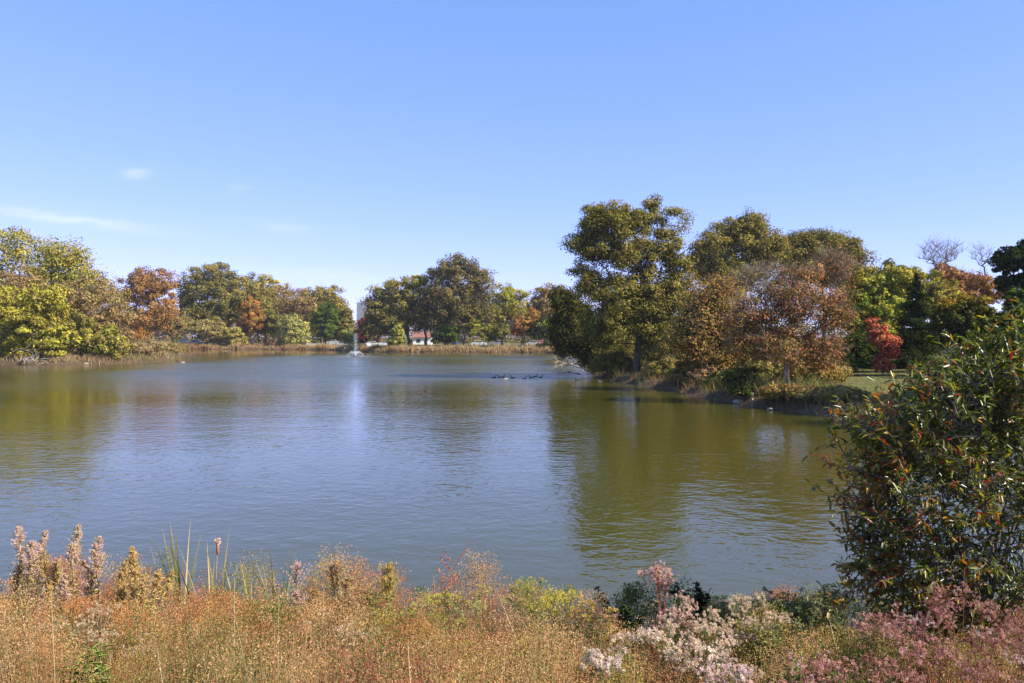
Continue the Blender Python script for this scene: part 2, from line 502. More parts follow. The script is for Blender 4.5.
def make_tree(name, Y, blobs, pal, label, cat='tree', base=None, n_clump=220, per=90, leaf=.24, rc=None, depth=.9,
              trunk_r=.3, bark=None, trunk_top=None, twigs=0, twig_len=.9, top_pal=None, top_z=.7, group=None, shape=2.4,
              fork=0.0, flat=.80, crown_name='crown', trunk_name='trunk', lean=0.0, upright=0.0, leafmat=None, limb=.75, hang=0.0,
              side_pal=None, wleaf=.62, trunk_path=None):
    """blobs in photo pixels at distance Y: (px, py, rx, ry[, dy metres]); base: (px) column of the trunk foot."""
    SEED[0] += 1
    rng = np.random.default_rng(SEED[0])
    bark = bark or M_BARK
    n_clump = int(n_clump * .62); per = int(per / .58); twigs = int(round(twigs * 1.5))
    if rc: rc *= 1.12
    E = []
    for b in blobs:
        E.append((wx(b[0], Y), b[4] if len(b) > 4 else 0.0, wz(b[1], Y), b[2] / F * Y, b[2] / F * Y * depth, b[3] / F * Y))
    E = np.array(E)
    if base is None: base = float(np.mean([b[0] for b in blobs]))
    bx, by = wx(base, Y), Y
    bz = gz(bx, by) - .08
    root = empty(name, (bx, by, bz + .08), label, cat, group)
    off = np.array([bx, by, bz + .08])
    vol = (E[:, 3] * E[:, 4] * E[:, 5]) ** (2 / 3)
    pick = rng.choice(len(E), size=n_clump * 5, p=vol / vol.sum())
    d = rand_dirs(len(pick), rng)
    r = rng.random(len(pick)) ** (1 / shape)
    C = E[pick][:, :3].copy(); C[:, 1] += Y
    C += d * (r * rng.uniform(.82, 1.12, len(r)))[:, None] * E[pick][:, 3:6] * .92
    C = C[C[:, 2] > bz + .35]
    # spread the clumps: keep candidates that are farthest apart
    keep = [0]; dm = np.linalg.norm(C - C[0], axis=1)
    jitter = rng.random(len(C)) * .7 + .3
    for _ in range(min(n_clump, len(C)) - 1):
        k = int(np.argmax(dm * jitter)); keep.append(k)
        dm = np.minimum(dm, np.linalg.norm(C - C[k], axis=1))
    C = C[keep]
    n = len(C)
    zmin, zmax = C[:, 2].min(), C[:, 2].max()
    if rc is None:
        rc = .46 * (vol.sum() * 12 / n) ** .5 * .82
    # ---- skeleton
    ttop = trunk_top if trunk_top is not None else bz + (zmax - bz) * .72
    cxm = float(np.average(C[:, 0])); cym = float(np.average(C[:, 1]))
    K = 9
    nodes = []; parent = []
    if trunk_path is not None:
        tp = [np.array([wx(a, Y), Y + (c if True else 0), wz(b_, Y)]) for a, b_, c in trunk_path]
        tp = [np.array([bx, by, bz])] + tp
        for i in range(len(tp) - 1):
            for j in range(3):
                nodes.append(tp[i] + (tp[i + 1] - tp[i]) * j / 3)
        nodes.append(tp[-1])
        parent = [-1] + list(range(len(nodes) - 1))
    else:
        for i in range(K):
            t = i / (K - 1)
            wob = (rng.normal(size=2) * .02 * (ttop - bz)) * (t > 0)
            nodes.append(np.array([bx + (cxm - bx) * t ** 1.5 * .7 + wob[0] + lean * math.sin(t * PI) * (ttop - bz),
                                   by + (cym - by) * t ** 1.5 * .7 + wob[1], bz + (ttop - bz) * t]))
            parent.append(i - 1)
    nodes = list(nodes)
    tr0 = np.array(nodes)
    dist = np.min(np.linalg.norm(C[:, None] - tr0[None], axis=2), axis=1)
    order = np.argsort(dist)
    tips = []
    for k in order:
        c = C[k]
        A = np.array(nodes)
        dv = c - A
        dd = np.linalg.norm(dv, axis=1)
        cost = dd + np.maximum(0, A[:, 2] - c[2] + .15 * dd) * 1.6 + (np.arange(len(A)) < 3) * 4
        j = int(np.argmin(cost))
        a = A[j]; L = dd[j]
        steps = 2 if L < 2 * rc else 4
        prev = j
        bend = np.array([0, 0, 1.]) * L * .10 + rng.normal(size=3) * L * .06
        for s in range(1, steps + 1):
            t = s / steps
            p = a + (c - a) * t + bend * math.sin(t * PI)
            nodes.append(p); parent.append(prev); prev = len(nodes) - 1
        tips.append(prev)
    nodes = np.array(nodes); parent = np.array(parent)
    cnt = np.zeros(len(nodes)); cnt[tips] += 1
    for i in range(len(nodes) - 1, 0, -1):
        cnt[parent[i]] += cnt[i]
    rad = (np.maximum(cnt, .6) / max(cnt[0], 1)) ** .5 * trunk_r * limb
    nt_ = len(tr0)
    base_r = trunk_r * (1 - np.linspace(0, 1, nt_) * .55)
    rad[:nt_] = np.maximum(rad[:nt_], base_r * (.45 + .55 * (cnt[:nt_] / max(cnt[0], 1)) ** .5))
    rad[0] *= 1.35
    if nt_ > 1: rad[1] *= 1.05
    ch = np.arange(1, len(nodes))
    sel = ch
    V, Fc = tubes(nodes[parent[sel]] - off, nodes[sel] - off, np.minimum(rad[parent[sel]], rad[sel] * 1.5), rad[sel], 6)
    Vs = [V]; Fs = [Fc]; nv = len(V)
    if twigs:
        per_t = twigs
        td = rand_dirs(n * per_t, rng)
        td[:, 2] = np.abs(td[:, 2]) * .8 + .15
        outw = unit(np.repeat(C, per_t, 0) - np.array([cxm, cym, bz + (zmax - bz) * .4]))
        td = unit(td + outw * .45)
        p0 = np.repeat(C, per_t, 0)
        ln = twig_len * rng.uniform(.5, 1.2, size=(n * per_t, 1))
        tr = max(.006, .00016 * Y)
        V2, F2 = tubes(p0 - off, p0 + td * ln - off, tr, tr * .4, 3)
        Vs.append(V2); Fs.append(F2 + nv)
    V = np.concatenate(Vs); Fc = np.concatenate(Fs)
    obj(trunk_name, mesh_np(name + '_' + trunk_name, V, Fc, 4, smooth=True), bark, root)
    # ---- leaves
    if per > 0:
        g = rng.normal(size=(n, per, 3)); g[:, :, 2] += .35
        g = unit(g) * (rng.random((n, per, 1)) ** .42) + rng.normal(size=(n, per, 3)) * .10
        g *= 1.0 + .35 * N3(np.arange(n)[:, None] * 3.7 + g[:, :, 0] * 2.2, g[:, :, 1] * 2.2 + g[:, :, 2] * 1.7)[:, :, None]
        sz = rng.uniform(.7, 1.25, size=(n, 1, 1))
        st = np.stack([rng.uniform(.65, 1.5, n), rng.uniform(.65, 1.5, n), rng.uniform(.6, 1.4, n)], 1)[:, None]
        g = g * rc * sz * np.array([1.12, 1.12, flat * 1.1]) * st
        if hang: g[:, :, 2] -= rng.random((n, per)) ** 1.3 * hang
        gd = unit(g).reshape(-1, 3)
        P = (C[:, None, :] + g).reshape(-1, 3)
        col = pick_colors(pal, n, per, SEED[0] + 5000)
        if top_pal is not None:
            col2 = pick_colors(top_pal, n, per, SEED[0] + 6000)
            zf = ((C[:, 2] - zmin) / (zmax - zmin))[:, None] + rng.normal(0, .1, size=(n, per))
            col = np.where((zf > top_z)[:, :, None], col2, col)
        if side_pal is not None:
            sp, sx, direction = side_pal
            col3 = pick_colors(sp, n, per, SEED[0] + 7000)
            xx = C[:, 0][:, None] + rng.normal(0, rc, size=(n, per))
            msk = (xx < wx(sx, Y)) if direction < 0 else (xx > wx(sx, Y))
            col = np.where(msk[:, :, None], col3, col)
        col = col.reshape(-1, 3)
        m_ = P[:, 2] > bz + .1
        P = P[m_]; col = col[m_]; gd = gd[m_]
        nn = len(P)
        outw = unit(P - np.array([cxm, cym, bz + (zmax - bz) * .45]))
        nrm = unit(rng.normal(size=(nn, 3)) * .42 + np.array([0, 0, .25]) + outw * .25 + gd * .9)
        ax = rng.normal(size=(nn, 3)); ax[:, 2] -= hang * .8
        ax = unit(ax - nrm * (ax * nrm).sum(1, keepdims=True))
        s = leaf * 1.28 * rng.uniform(.65, 1.3, size=nn)
        V, Fc = leaf_quads(P - off, ax, nrm, s, s * wleaf)
        obj(crown_name, mesh_np(name + '_' + crown_name, V, Fc, 4, colors=col), leafmat or M_LEAF, root)
    return root


def conifer(name, Y, px, top, half, base_py, pal, label, per=90, leaf=.16, tiers=26):
    """conical evergreen"""
    SEED[0] += 1
    rng = np.random.default_rng(SEED[0])
    bx = wx(px, Y); bz = gz(bx, Y); zt = wz(top, Y); R = half / F * Y
    root = empty(name, (bx, Y, bz), label, 'evergreen tree')
    H = zt - bz
    P0 = []; P1 = []; r0 = []; r1 = []
    P0.append([0, 0, -.1]); P1.append([0, 0, H * .97]); r0.append(.02 * H); r1.append(.01)
    cl = []
    for t in range(tiers):
        f = .06 + .93 * t / (tiers - 1)
        nb = 9 if f < .7 else 6
        rr = R * (1 - f) ** .95 * rng.uniform(.8, 1.12)
        for k in range(nb):
            a = rng.uniform(0, 2 * PI)
            l = rr * rng.uniform(.6, 1.3)
            tip = np.array([math.cos(a) * l, math.sin(a) * l, H * f - l * .12 + rng.normal() * .1])
            P0.append([0, 0, H * f]); P1.append(tip); r0.append(.03); r1.append(.01)
            for q in (.35, .6, .85, 1.0): cl.append(np.array([0, 0, H * f]) * (1 - q) + tip * q)
    V, Fc = tubes(P0, P1, r0, r1, 5)
    obj('trunk', mesh_np(name + '_trunk', V, Fc, 4), M_BARK, root)
    cl = np.array(cl); n = len(cl); p = max(4, per // 4)
    P = (cl[:, None] + rng.normal(size=(n, p, 3)) * np.array([.2, .2, .13]) * R * .5 * (1.15 - cl[:, 2] / H)[:, None, None]).reshape(-1, 3)
    P = P[P[:, 2] > .1]
    col = pick_colors(pal, n, p, SEED[0]).reshape(-1, 3)[:len(P)]
    nn = len(P)
    nrm = unit(rng.normal(size=(nn, 3)) + [0, 0, .7])
    V, Fc = leaf_quads(P, rng.normal(size=(nn, 3)), nrm, leaf * rng.uniform(.6, 1.2, nn), leaf * .4)
    obj('crown', mesh_np(name + '_crown', V, Fc, 4, colors=col), M_LEAF, root)
    return root


def shrub(name, Y, blobs, pal, label, **kw):
    kw.setdefault('crown_name', 'foliage'); kw.setdefault('trunk_name', 'stem')
    kw.setdefault('n_clump', 110); kw.setdefault('per', 90); kw.setdefault('trunk_r', .07); kw.setdefault('cat', 'shrub')
    base = kw.pop('base', float(np.mean([b[0] for b in blobs])))
    lo = min(wz(b[1] + b[3], Y) for b in blobs)
    kw.setdefault('trunk_top', max(gz(wx(base, Y), Y) + .3, min(lo + 1.0, 2.0)))
    return make_tree(name, Y, blobs, pal, label, base=base, **kw)



# ================================================================== TREES
def build_trees():
    T, S = make_tree, shrub
    # ---------------- left bank (about 120-145 m)
    T('tree', 150, [(8, 250, 34, 26), (30, 262, 30, 26), (-30, 255, 40, 34), (0, 295, 60, 35)], G_YELLOW,
      'broad yellow-green tree at the far left edge, highest crown of the left bank', base=-5, per=110, leaf=.32, n_clump=240, trunk_r=.4)
    T('tree', 138, [(66, 258, 22, 16), (84, 262, 12, 13), (52, 270, 20, 20), (76, 280, 26, 18), (88, 275, 10, 12)], G_YELLOW,
      'airy yellow tree with open feathery limbs leaning right over the left bank', base=40, per=75, leaf=.28, n_clump=150, trunk_r=.3, rc=1.2,
      trunk_path=[(44, 320, 0), (50, 290, 0), (58, 265, 0)])
    T('tree', 134, [(18, 295, 36, 28), (50, 305, 26, 24)], G_BROWN,
      'dull tan-brown half-bare tree between the yellow trees and the lime bush', base=22, per=70, leaf=.26, n_clump=150, twigs=5, twig_len=1.5)
    S('willow', 128, [(95, 305, 30, 26), (114, 322, 20, 28), (85, 325, 26, 28), (122, 342, 13, 17), (78, 300, 24, 22)], G_BROWN,
      'grey-brown twiggy willow thicket at the right end of the left bank', cat='willow tree', n_clump=200, per=75, leaf=.24, twigs=9, twig_len=1.7, trunk_r=.16)
    S('bush', 119, [(35, 325, 30, 34), (62, 340, 26, 20), (8, 318, 26, 34), (48, 305, 22, 20), (22, 350, 22, 12)], G_LIME[:2] + G_OLIVE[:1] + G_YELLOW[:1],
      'bright lime-yellow bush hanging over the water on the left bank', n_clump=260, per=90, leaf=.28, trunk_r=.15)
    S('bush', 119.5, [(100, 342, 22, 19), (80, 335, 16, 24), (116, 348, 12, 12)], G_OLIVE[:3] + G_LIME[1:3] + [((.26, .19, .09), 2)],
      'mixed green and yellow bush right of the lime bush, low on the left bank', n_clump=150, per=85, leaf=.25, twigs=4, twig_len=1.0)
    S('bush', 119, [(-6, 352, 20, 12), (-25, 340, 20, 22)], G_OLIVE, 'olive bush cut by the left edge of the photo near the water', n_clump=80, per=80, leaf=.26)
    S('dry_bush', 130, [(125, 352, 20, 9), (148, 350, 18, 9), (110, 354, 14, 7)], G_TAN,
      'low pinkish-tan dry brush sloping from the left thicket to the water', cat='dry bush', n_clump=110, per=60, leaf=.2, twigs=14, twig_len=1.1, bark=M_DRYSTEM)
    S('dry_bush', 158, [(166, 348, 14, 7), (178, 350, 7, 4)], G_TAN + G_OLIVE,
      'small straw-coloured dry brush on the tip of the left point', cat='dry bush', n_clump=60, per=60, leaf=.22, twigs=10, twig_len=1.0, bark=M_DRYSTEM)

    # ---------------- far left shore (about 255-290 m)
    T('tree', 225, [(150, 285, 28, 18), (138, 298, 18, 18), (162, 305, 17, 24), (148, 320, 22, 16)], G_RUST,
      'rusty red-brown oak standing alone at the left of the far shore', cat='oak tree', base=152, per=100, leaf=.38, n_clump=230, trunk_r=.45)
    T('tree', 268, [(205, 285, 28, 20), (218, 273, 18, 12), (190, 300, 15, 22), (225, 300, 22, 24), (205, 315, 24, 16)], G_OAK,
      'dark olive oak left of centre on the far shore with a high domed crown', cat='oak tree', base=206, per=110, leaf=.46, n_clump=240, trunk_r=.5)
    T('tree', 272, [(248, 290, 16, 18), (256, 305, 18, 20), (240, 312, 14, 16)], G_OLIVE,
      'olive tree touching the right side of the dark far-shore oak', base=248, per=100, leaf=.45, n_clump=130, trunk_r=.35)
    T('tree', 300, [(268, 285, 15, 9), (262, 296, 18, 14)], G_ORANGE[1:2] + G_YELLOW,
      'tree with a golden-orange top peeking over the far-shore row', base=266, per=90, leaf=.48, n_clump=90, trunk_r=.35)
    T('tree', 282, [(285, 300, 22, 17), (300, 306, 20, 19), (278, 318, 24, 14)], G_BROWN,
      'brownish half-bare tree in the middle of the far-left row', base=288, per=70, leaf=.42, n_clump=140, twigs=6, twig_len=2.0, trunk_r=.35)
    T('tree', 286, [(322, 298, 18, 13), (335, 296, 11, 10), (312, 315, 18, 17), (336, 312, 10, 16)], G_OLIVE + G_YELLOW[:1],
      'tan and olive tree behind the bright green maple on the far shore', base=322, per=90, leaf=.45, n_clump=140, trunk_r=.35)
    T('small_tree', 262, [(258, 322, 18, 12), (250, 308, 12, 10), (245, 328, 9, 9)], G_ORANGE + G_RUST,
      'orange and rust small tree above the far-left bank', cat='tree', base=259, per=100, leaf=.4, n_clump=110, trunk_r=.2)
    T('small_tree', 262, [(276, 325, 14, 11), (268, 320, 10, 10)], G_OLIVE + G_GREEN,
      'small olive green tree between the orange tree and the grey-green willow', cat='tree', base=276, per=90, leaf=.4, n_clump=80, trunk_r=.2)
    S('willow', 254, [(292, 328, 15, 12), (284, 337, 10, 12), (301, 333, 9, 12), (292, 342, 14, 6)], G_WILLOW,
      'rounded grey-green willow touching the water on the far-left shore', cat='willow tree', n_clump=130, per=100, leaf=.36, twigs=5, twig_len=1.4)
    T('maple_tree', 264, [(320, 320, 9, 13), (335, 322, 10, 15), (328, 312, 10, 8), (327, 330, 13, 9)], G_GREEN,
      'compact bright green maple on the far shore, greenest crown there', cat='maple tree', base=326, per=110, leaf=.36, n_clump=120, trunk_r=.25)
    T('small_tree', 264, [(346, 322, 9, 13), (348, 315, 5, 8), (344, 332, 9, 8)], G_OLIVE,
      'narrow olive tree just left of the fountain on the far shore', cat='tree', base=350, per=95, leaf=.38, n_clump=90, trunk_r=.22)
    S('bush', 252, [(349, 338, 9, 8), (355, 341, 6, 6)], G_WILLOW, 'pale green bush at the waterline left of the fountain', n_clump=50, per=80, leaf=.34)
    S('bush', 258, [(233, 336, 13, 10), (238, 341, 10, 7)], G_WILLOW[2:] + G_YELLOW[:2] + G_TAN[:1],
      'golden tan bush on the far shore left of the rust leaves', n_clump=90, per=90, leaf=.36, twigs=4, twig_len=1.2)
    S('bush', 262, [(208, 330, 20, 10), (190, 325, 14, 9), (216, 338, 14, 7)], G_WILLOW[:2] + G_BROWN,
      'wide brown-olive thicket under the dark far-shore oak', n_clump=130, per=80, leaf=.38, twigs=5, twig_len=1.4)
    S('bush', 240, [(176, 322, 10, 10), (170, 332, 8, 7)], G_BROWN, 'small brown bush below the right side of the rusty oak', n_clump=50, per=70, leaf=.36, twigs=4)
    S('bush', 236, [(134, 330, 8, 8), (141, 334, 6, 6)], G_ORANGE, 'small orange bush under the left side of the rusty oak', n_clump=40, per=70, leaf=.34)

    # ---------------- far centre shore (about 205-230 m)
    T('tree', 214, [(395, 292, 22, 14), (380, 308, 18, 20), (408, 305, 20, 24), (392, 325, 26, 13), (414, 285, 14, 10), (372, 325, 10, 12)], G_OAK,
      'dark oak with a yellow-green top right of the fountain', cat='oak tree', base=409, per=100, leaf=.4, n_clump=240, trunk_r=.45, top_pal=G_YELLOW[1:] + G_OLIVE[:2], top_z=.8)
    T('tree', 212, [(456, 276, 26, 18), (438, 292, 18, 18), (478, 290, 19, 18), (455, 300, 34, 22), (448, 322, 24, 13), (480, 312, 16, 16), (457, 266, 16, 10), (440, 274, 14, 12), (475, 275, 14, 12)],
      [((.17, .135, .05), 3), ((.23, .18, .07), 2), ((.12, .10, .035), 2)],
      'largest dark brown-green oak in the centre of the far shore', cat='oak tree', base=446, per=110, leaf=.38, n_clump=300, trunk_r=.6)
    T('tree', 219, [(430, 300, 10, 14), (428, 320, 12, 12)], G_OAK, 'slim dark tree between the yellow-topped oak and the largest oak', base=426, per=70, leaf=.38, n_clump=60, trunk_r=.35)
    T('tree', 218, [(505, 295, 16, 12), (515, 305, 14, 16), (496, 310, 14, 18), (520, 295, 10, 10)], G_LIME[:2] + G_YELLOW[1:2] + G_OLIVE[:1],
      'light yellow-green airy tree right of the largest oak', base=503, per=62, leaf=.34, n_clump=130, trunk_r=.4, limb=.95)
    T('tree', 222, [(545, 295, 14, 11), (538, 308, 13, 14), (553, 312, 12, 20), (560, 298, 12, 12)], G_BROWN[:3] + G_OAK[1:3],
      'brown-leaved tree at the right end of the far shore', base=548, per=85, leaf=.38, n_clump=130, trunk_r=.35)
    T('small_tree', 212, [(523, 324, 12, 9), (532, 318, 9, 9), (518, 330, 8, 6)], G_ORANGE + G_RUST,
      'orange-rust small tree under the airy yellow-green tree', cat='tree', base=524, per=90, leaf=.34, n_clump=80, trunk_r=.2)
    T('small_tree', 211, [(543, 327, 11, 11), (535, 333, 10, 7), (552, 330, 8, 10)], G_DARK + G_LIME[:1],
      'dark green small tree with yellow leaves near the right end of the far shore', cat='tree', base=545, per=90, leaf=.34, n_clump=90, trunk_r=.2)
    S('bush', 206, [(397, 334, 8, 11), (395, 342, 8, 5)], G_LIME[1:] + G_WILLOW[:1], 'light green bush at the water under the yellow-topped oak', n_clump=60, per=80, leaf=.32)
    S('bush', 209, [(449, 333, 12, 8), (440, 336, 8, 6)], G_GREEN + G_DARK, 'green bush below the left side of the largest oak', n_clump=60, per=80, leaf=.34)
    S('bush', 209, [(474, 328, 9, 10), (486, 330, 9, 9)], G_LIME + G_OLIVE, 'yellow-green sapling clump below the right side of the largest oak', n_clump=70, per=80, leaf=.34)
    S('bush', 209, [(500, 332, 10, 8), (492, 336, 6, 6)], G_DARK + G_OAK, 'dark bush at the foot of the airy yellow-green tree', n_clump=50, per=80, leaf=.34)
    S('bush', 230, [(367, 326, 8, 9), (362, 334, 7, 6)], [((.20, .03, .03), 3), ((.10, .03, .025), 2)], 'dark crimson bush just right of the fountain', n_clump=50, per=80, leaf=.34)
    S('bush', 200, [(545, 347, 10, 4), (556, 346, 6, 4)], G_DARK, 'low very dark bush on the bank at the right end of the far shore', n_clump=50, per=80, leaf=.26)
    T('tree', 150, [(566, 318, 14, 22), (556, 330, 12, 14)], G_OAK, 'dark leaning tree on the bank behind the big waterside oak', base=563, per=90, leaf=.3, n_clump=110, trunk_r=.35,
      trunk_path=[(561, 340, 0), (566, 318, 0)])

    # ---------------- right bank, the big waterside oak
    T('oak_tree', 74, [(610, 222, 34, 21), (640, 222, 20, 15), (660, 220, 9, 6), (673, 212, 6, 5), (684, 221, 5, 4), (652, 207, 12, 7), (664, 235, 9, 7), (586, 244, 22, 20), (618, 250, 36, 20), (654, 254, 18, 14), (677, 233, 6, 5), (674, 262, 17, 22), (682, 292, 15, 20), (664, 355, 20, 12),
                       (600, 288, 26, 16), (632, 300, 36, 26), (664, 305, 24, 26), (610, 325, 34, 22), (662, 334, 26, 19), (580, 268, 10, 8), (640, 275, 22, 14), (668, 285, 18, 16)],
      G_OAK, 'tallest oak, leaning over the water on the right bank with a visible dark trunk', cat='oak tree', base=636, per=215, leaf=.138, n_clump=640, trunk_r=.36,
      rc=.58, trunk_path=[(637, 355, 0), (641, 325, 0), (643, 295, 0), (640, 262, 0), (634, 235, 0)], limb=.8, shape=2.0)
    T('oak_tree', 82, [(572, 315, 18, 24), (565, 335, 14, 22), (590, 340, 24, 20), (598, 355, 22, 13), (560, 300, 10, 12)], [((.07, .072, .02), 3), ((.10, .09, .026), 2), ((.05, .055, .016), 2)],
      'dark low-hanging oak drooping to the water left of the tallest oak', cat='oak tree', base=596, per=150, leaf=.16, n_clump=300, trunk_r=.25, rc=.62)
    T('oak_tree', 106, [(740, 236, 30, 20), (712, 250, 24, 18), (765, 250, 24, 20), (730, 275, 34, 20), (752, 225, 18, 12), (700, 268, 14, 16)],
      G_OAK[:3] + [((.24, .16, .05), 1)], 'wide olive-bronze oak behind the rust trees, right of the tallest oak', cat='oak tree', base=735, per=125, leaf=.2, n_clump=430, trunk_r=.4, rc=.78)
    T('oak_tree', 112, [(812, 246, 28, 16), (842, 250, 22, 16), (795, 262, 22, 18), (835, 272, 28, 20), (858, 262, 12, 12)],
      G_OAK + [((.20, .15, .05), 1)], 'bronze-green oak with a lower domed crown, second oak behind the rust trees', cat='oak tree', base=825, per=125, leaf=.205, n_clump=380, trunk_r=.4, rc=.78)
    # rust trees in front
    T('hawthorn_tree', 47, [(790, 300, 38, 24), (752, 315, 28, 24), (828, 310, 26, 24), (775, 345, 36, 22), (820, 350, 24, 22), (742, 340, 18, 20), (800, 278, 22, 12)],
      G_PEACH, 'wide rust and pink-brown tree with a pale forked trunk at the water', cat='tree', base=789, per=66, leaf=.10, n_clump=430, trunk_r=.17, rc=.42,
      bark=M_PALEBARK, twigs=9, twig_len=.75, trunk_path=[(787, 375, 0), (786, 355, 0), (790, 330, 0), (796, 305, 0)], limb=.95, shape=1.8)
    T('hawthorn_tree', 58, [(716, 300, 26, 20), (700, 325, 24, 26), (728, 335, 20, 28), (690, 345, 20, 22), (712, 355, 24, 16)],
      G_PEACH[:2] + G_OLIVE + G_BROWN[:1], 'brown-orange bushy tree between the tallest oak and the pale-trunked tree', cat='tree', base=709, per=100, leaf=.13, n_clump=280, trunk_r=.16, rc=.7, twigs=5, twig_len=.8)
    T('bare_tree', 66, [(755, 283, 24, 14), (772, 275, 20, 12), (735, 290, 14, 12)], G_BROWN, 'nearly bare grey-violet twiggy tree showing above the rust tree', base=760, per=8, leaf=.12, n_clump=150,
      trunk_r=.14, twigs=8, twig_len=1.1, rc=.9, bark=M_TWIG)
    T('bare_tree', 72, [(838, 270, 18, 16), (826, 262, 12, 12)], G_PEACH, 'thin brown twiggy tree rising behind the right side of the rust tree', base=836, per=16, leaf=.13, n_clump=110,
      trunk_r=.13, twigs=8, twig_len=1.2, rc=.9, bark=M_TWIG)
    T('tree', 78, [(870, 285, 22, 20), (895, 278, 18, 16), (860, 310, 24, 24), (888, 310, 24, 24), (910, 275, 12, 12), (875, 335, 24, 16)],
      G_LIME[:3] + G_GREEN[:2], 'bright yellow-green tree behind the red bush on the right bank', base=878, per=110, leaf=.2, n_clump=260, trunk_r=.22, top_pal=G_YELLOW, top_z=.78)
    S('bush', 60, [(856, 350, 17, 17), (868, 358, 14, 12), (846, 360, 12, 12)], G_GREEN[2:] + G_DARK, 'dark green rounded bush beside the red bush at the lawn', n_clump=130, per=100, leaf=.13)
    S('red_bush', 57, [(884, 342, 12, 13), (876, 330, 9, 8), (888, 355, 12, 9), (884, 364, 10, 7), (872, 322, 5, 5), (893, 344, 9, 9)], G_RED, 'vivid coral-red bush on the right bank, the only red one', cat='bush', n_clump=110, per=75, leaf=.12)
    conifer('evergreen_tree', 60, 916, 274, 31, 366, G_DARK, 'dark pointed evergreen right of the red bush', per=110, leaf=.2, tiers=30)
    T('small_tree', 54, [(966, 325, 34, 22), (948, 318, 20, 16), (985, 322, 18, 18), (966, 308, 22, 12), (940, 335, 16, 14), (975, 340, 24, 12)],
      G_DARK + G_OAK[:1], 'round dark green tree with orange-gold leaves on top, right of the evergreen', cat='tree', base=966, per=100, leaf=.15, n_clump=260, trunk_r=.16,
      top_pal=[((.28, .17, .03), 3), ((.34, .24, .04), 2), ((.07, .09, .02), 3)], top_z=.8)
    T('tree', 92, [(965, 285, 26, 15), (940, 280, 16, 14), (990, 290, 16, 14), (950, 300, 34, 16)], G_RUST[:3] + G_PEACH[:1], 'rust-coloured tree behind the round dark tree',
      base=962, per=95, leaf=.22, n_clump=200, trunk_r=.25, twigs=6, twig_len=1.2)
    T('bare_tree', 112, [(940, 258, 20, 13), (930, 250, 10, 8), (952, 252, 10, 9)], G_BROWN, 'bare grey tree with a fan of upright twigs above the evergreen', base=941, per=0, n_clump=90,
      trunk_r=.2, twigs=6, twig_len=1.5, rc=1.0, bark=M_TWIG, trunk_top=8)
    T('bare_tree', 120, [(984, 258, 12, 12), (978, 252, 8, 6)], G_BROWN, 'faint slender bare tree left of the dark pine', base=980, per=0, n_clump=40,
      trunk_r=.14, twigs=4, twig_len=1.4, rc=1.0, bark=M_TWIG, trunk_top=9)
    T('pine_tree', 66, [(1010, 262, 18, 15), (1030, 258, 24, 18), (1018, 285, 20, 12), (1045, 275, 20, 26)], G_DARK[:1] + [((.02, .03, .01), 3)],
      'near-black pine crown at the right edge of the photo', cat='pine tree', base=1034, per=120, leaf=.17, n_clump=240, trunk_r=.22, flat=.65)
    T('tree', 50, [(1018, 305, 18, 20), (1034, 320, 24, 26), (1010, 325, 12, 12)], G_GREEN[::2] + G_DARK, 'medium green tree under the dark pine at the right edge', base=1032, per=100, leaf=.14, n_clump=180, trunk_r=.15)
    # off to the right: the trees whose shadow lies on the lawn
    T('tree', 37, [(1120, 250, 70, 60), (1180, 280, 80, 60), (1110, 310, 50, 40)], G_DARK + G_OAK, 'dark tree outside the right edge of the photo shading the lawn', base=1130, per=90, leaf=.2, n_clump=240, trunk_r=.2, rc=.7)
    T('tree', 31, [(1230, 240, 90, 80), (1330, 270, 90, 80), (1220, 330, 60, 50)], G_DARK + G_OAK, 'second dark tree outside the right edge, nearer, shading the right bank', base=1240, per=90, leaf=.2, n_clump=240, trunk_r=.2, rc=.7)
    T('tree', 88, [(900, 285, 30, 22), (935, 300, 26, 26), (870, 300, 24, 22), (850, 285, 16, 16)], G_LIME[1:] + G_OLIVE, 'olive-yellow tree filling the gap behind the evergreen and the lime tree', base=905, per=100, leaf=.22, n_clump=200, trunk_r=.22)
    T('tree', 292, [(230, 300, 30, 26), (262, 308, 26, 22), (200, 312, 26, 22)], G_OLIVE, 'olive tree far back behind the dark far-shore oak', base=228, per=90, leaf=.5, n_clump=150, trunk_r=.35)
    T('tree', 300, [(300, 308, 26, 18), (330, 312, 22, 18), (280, 312, 22, 16)], G_BROWN + G_OLIVE, 'dull brown tree far back behind the half-bare one', base=302, per=90, leaf=.5, n_clump=150, trunk_r=.35)
    T('tree', 245, [(396, 312, 22, 18), (378, 320, 14, 14), (420, 318, 14, 14)], G_OAK, 'dark tree behind the yellow-topped oak', base=396, per=90, leaf=.42, n_clump=120, trunk_r=.3)
    T('tree', 242, [(462, 312, 26, 18), (486, 316, 18, 15), (440, 318, 14, 14)], G_OLIVE + G_OAK, 'olive tree behind the lower crown of the largest oak', base=464, per=90, leaf=.42, n_clump=140, trunk_r=.3)
    T('tree', 245, [(520, 312, 20, 16), (545, 314, 18, 18), (500, 318, 14, 14)], G_OLIVE + G_BROWN, 'brown-olive tree behind the airy yellow-green one', base=522, per=90, leaf=.42, n_clump=130, trunk_r=.3)
    T('tree', 150, [(100, 300, 28, 20), (70, 292, 26, 20), (40, 300, 30, 26)], G_OLIVE + G_BROWN, 'olive-brown tree behind the left willow thicket', base=80, per=90, leaf=.3, n_clump=150, trunk_r=.3)
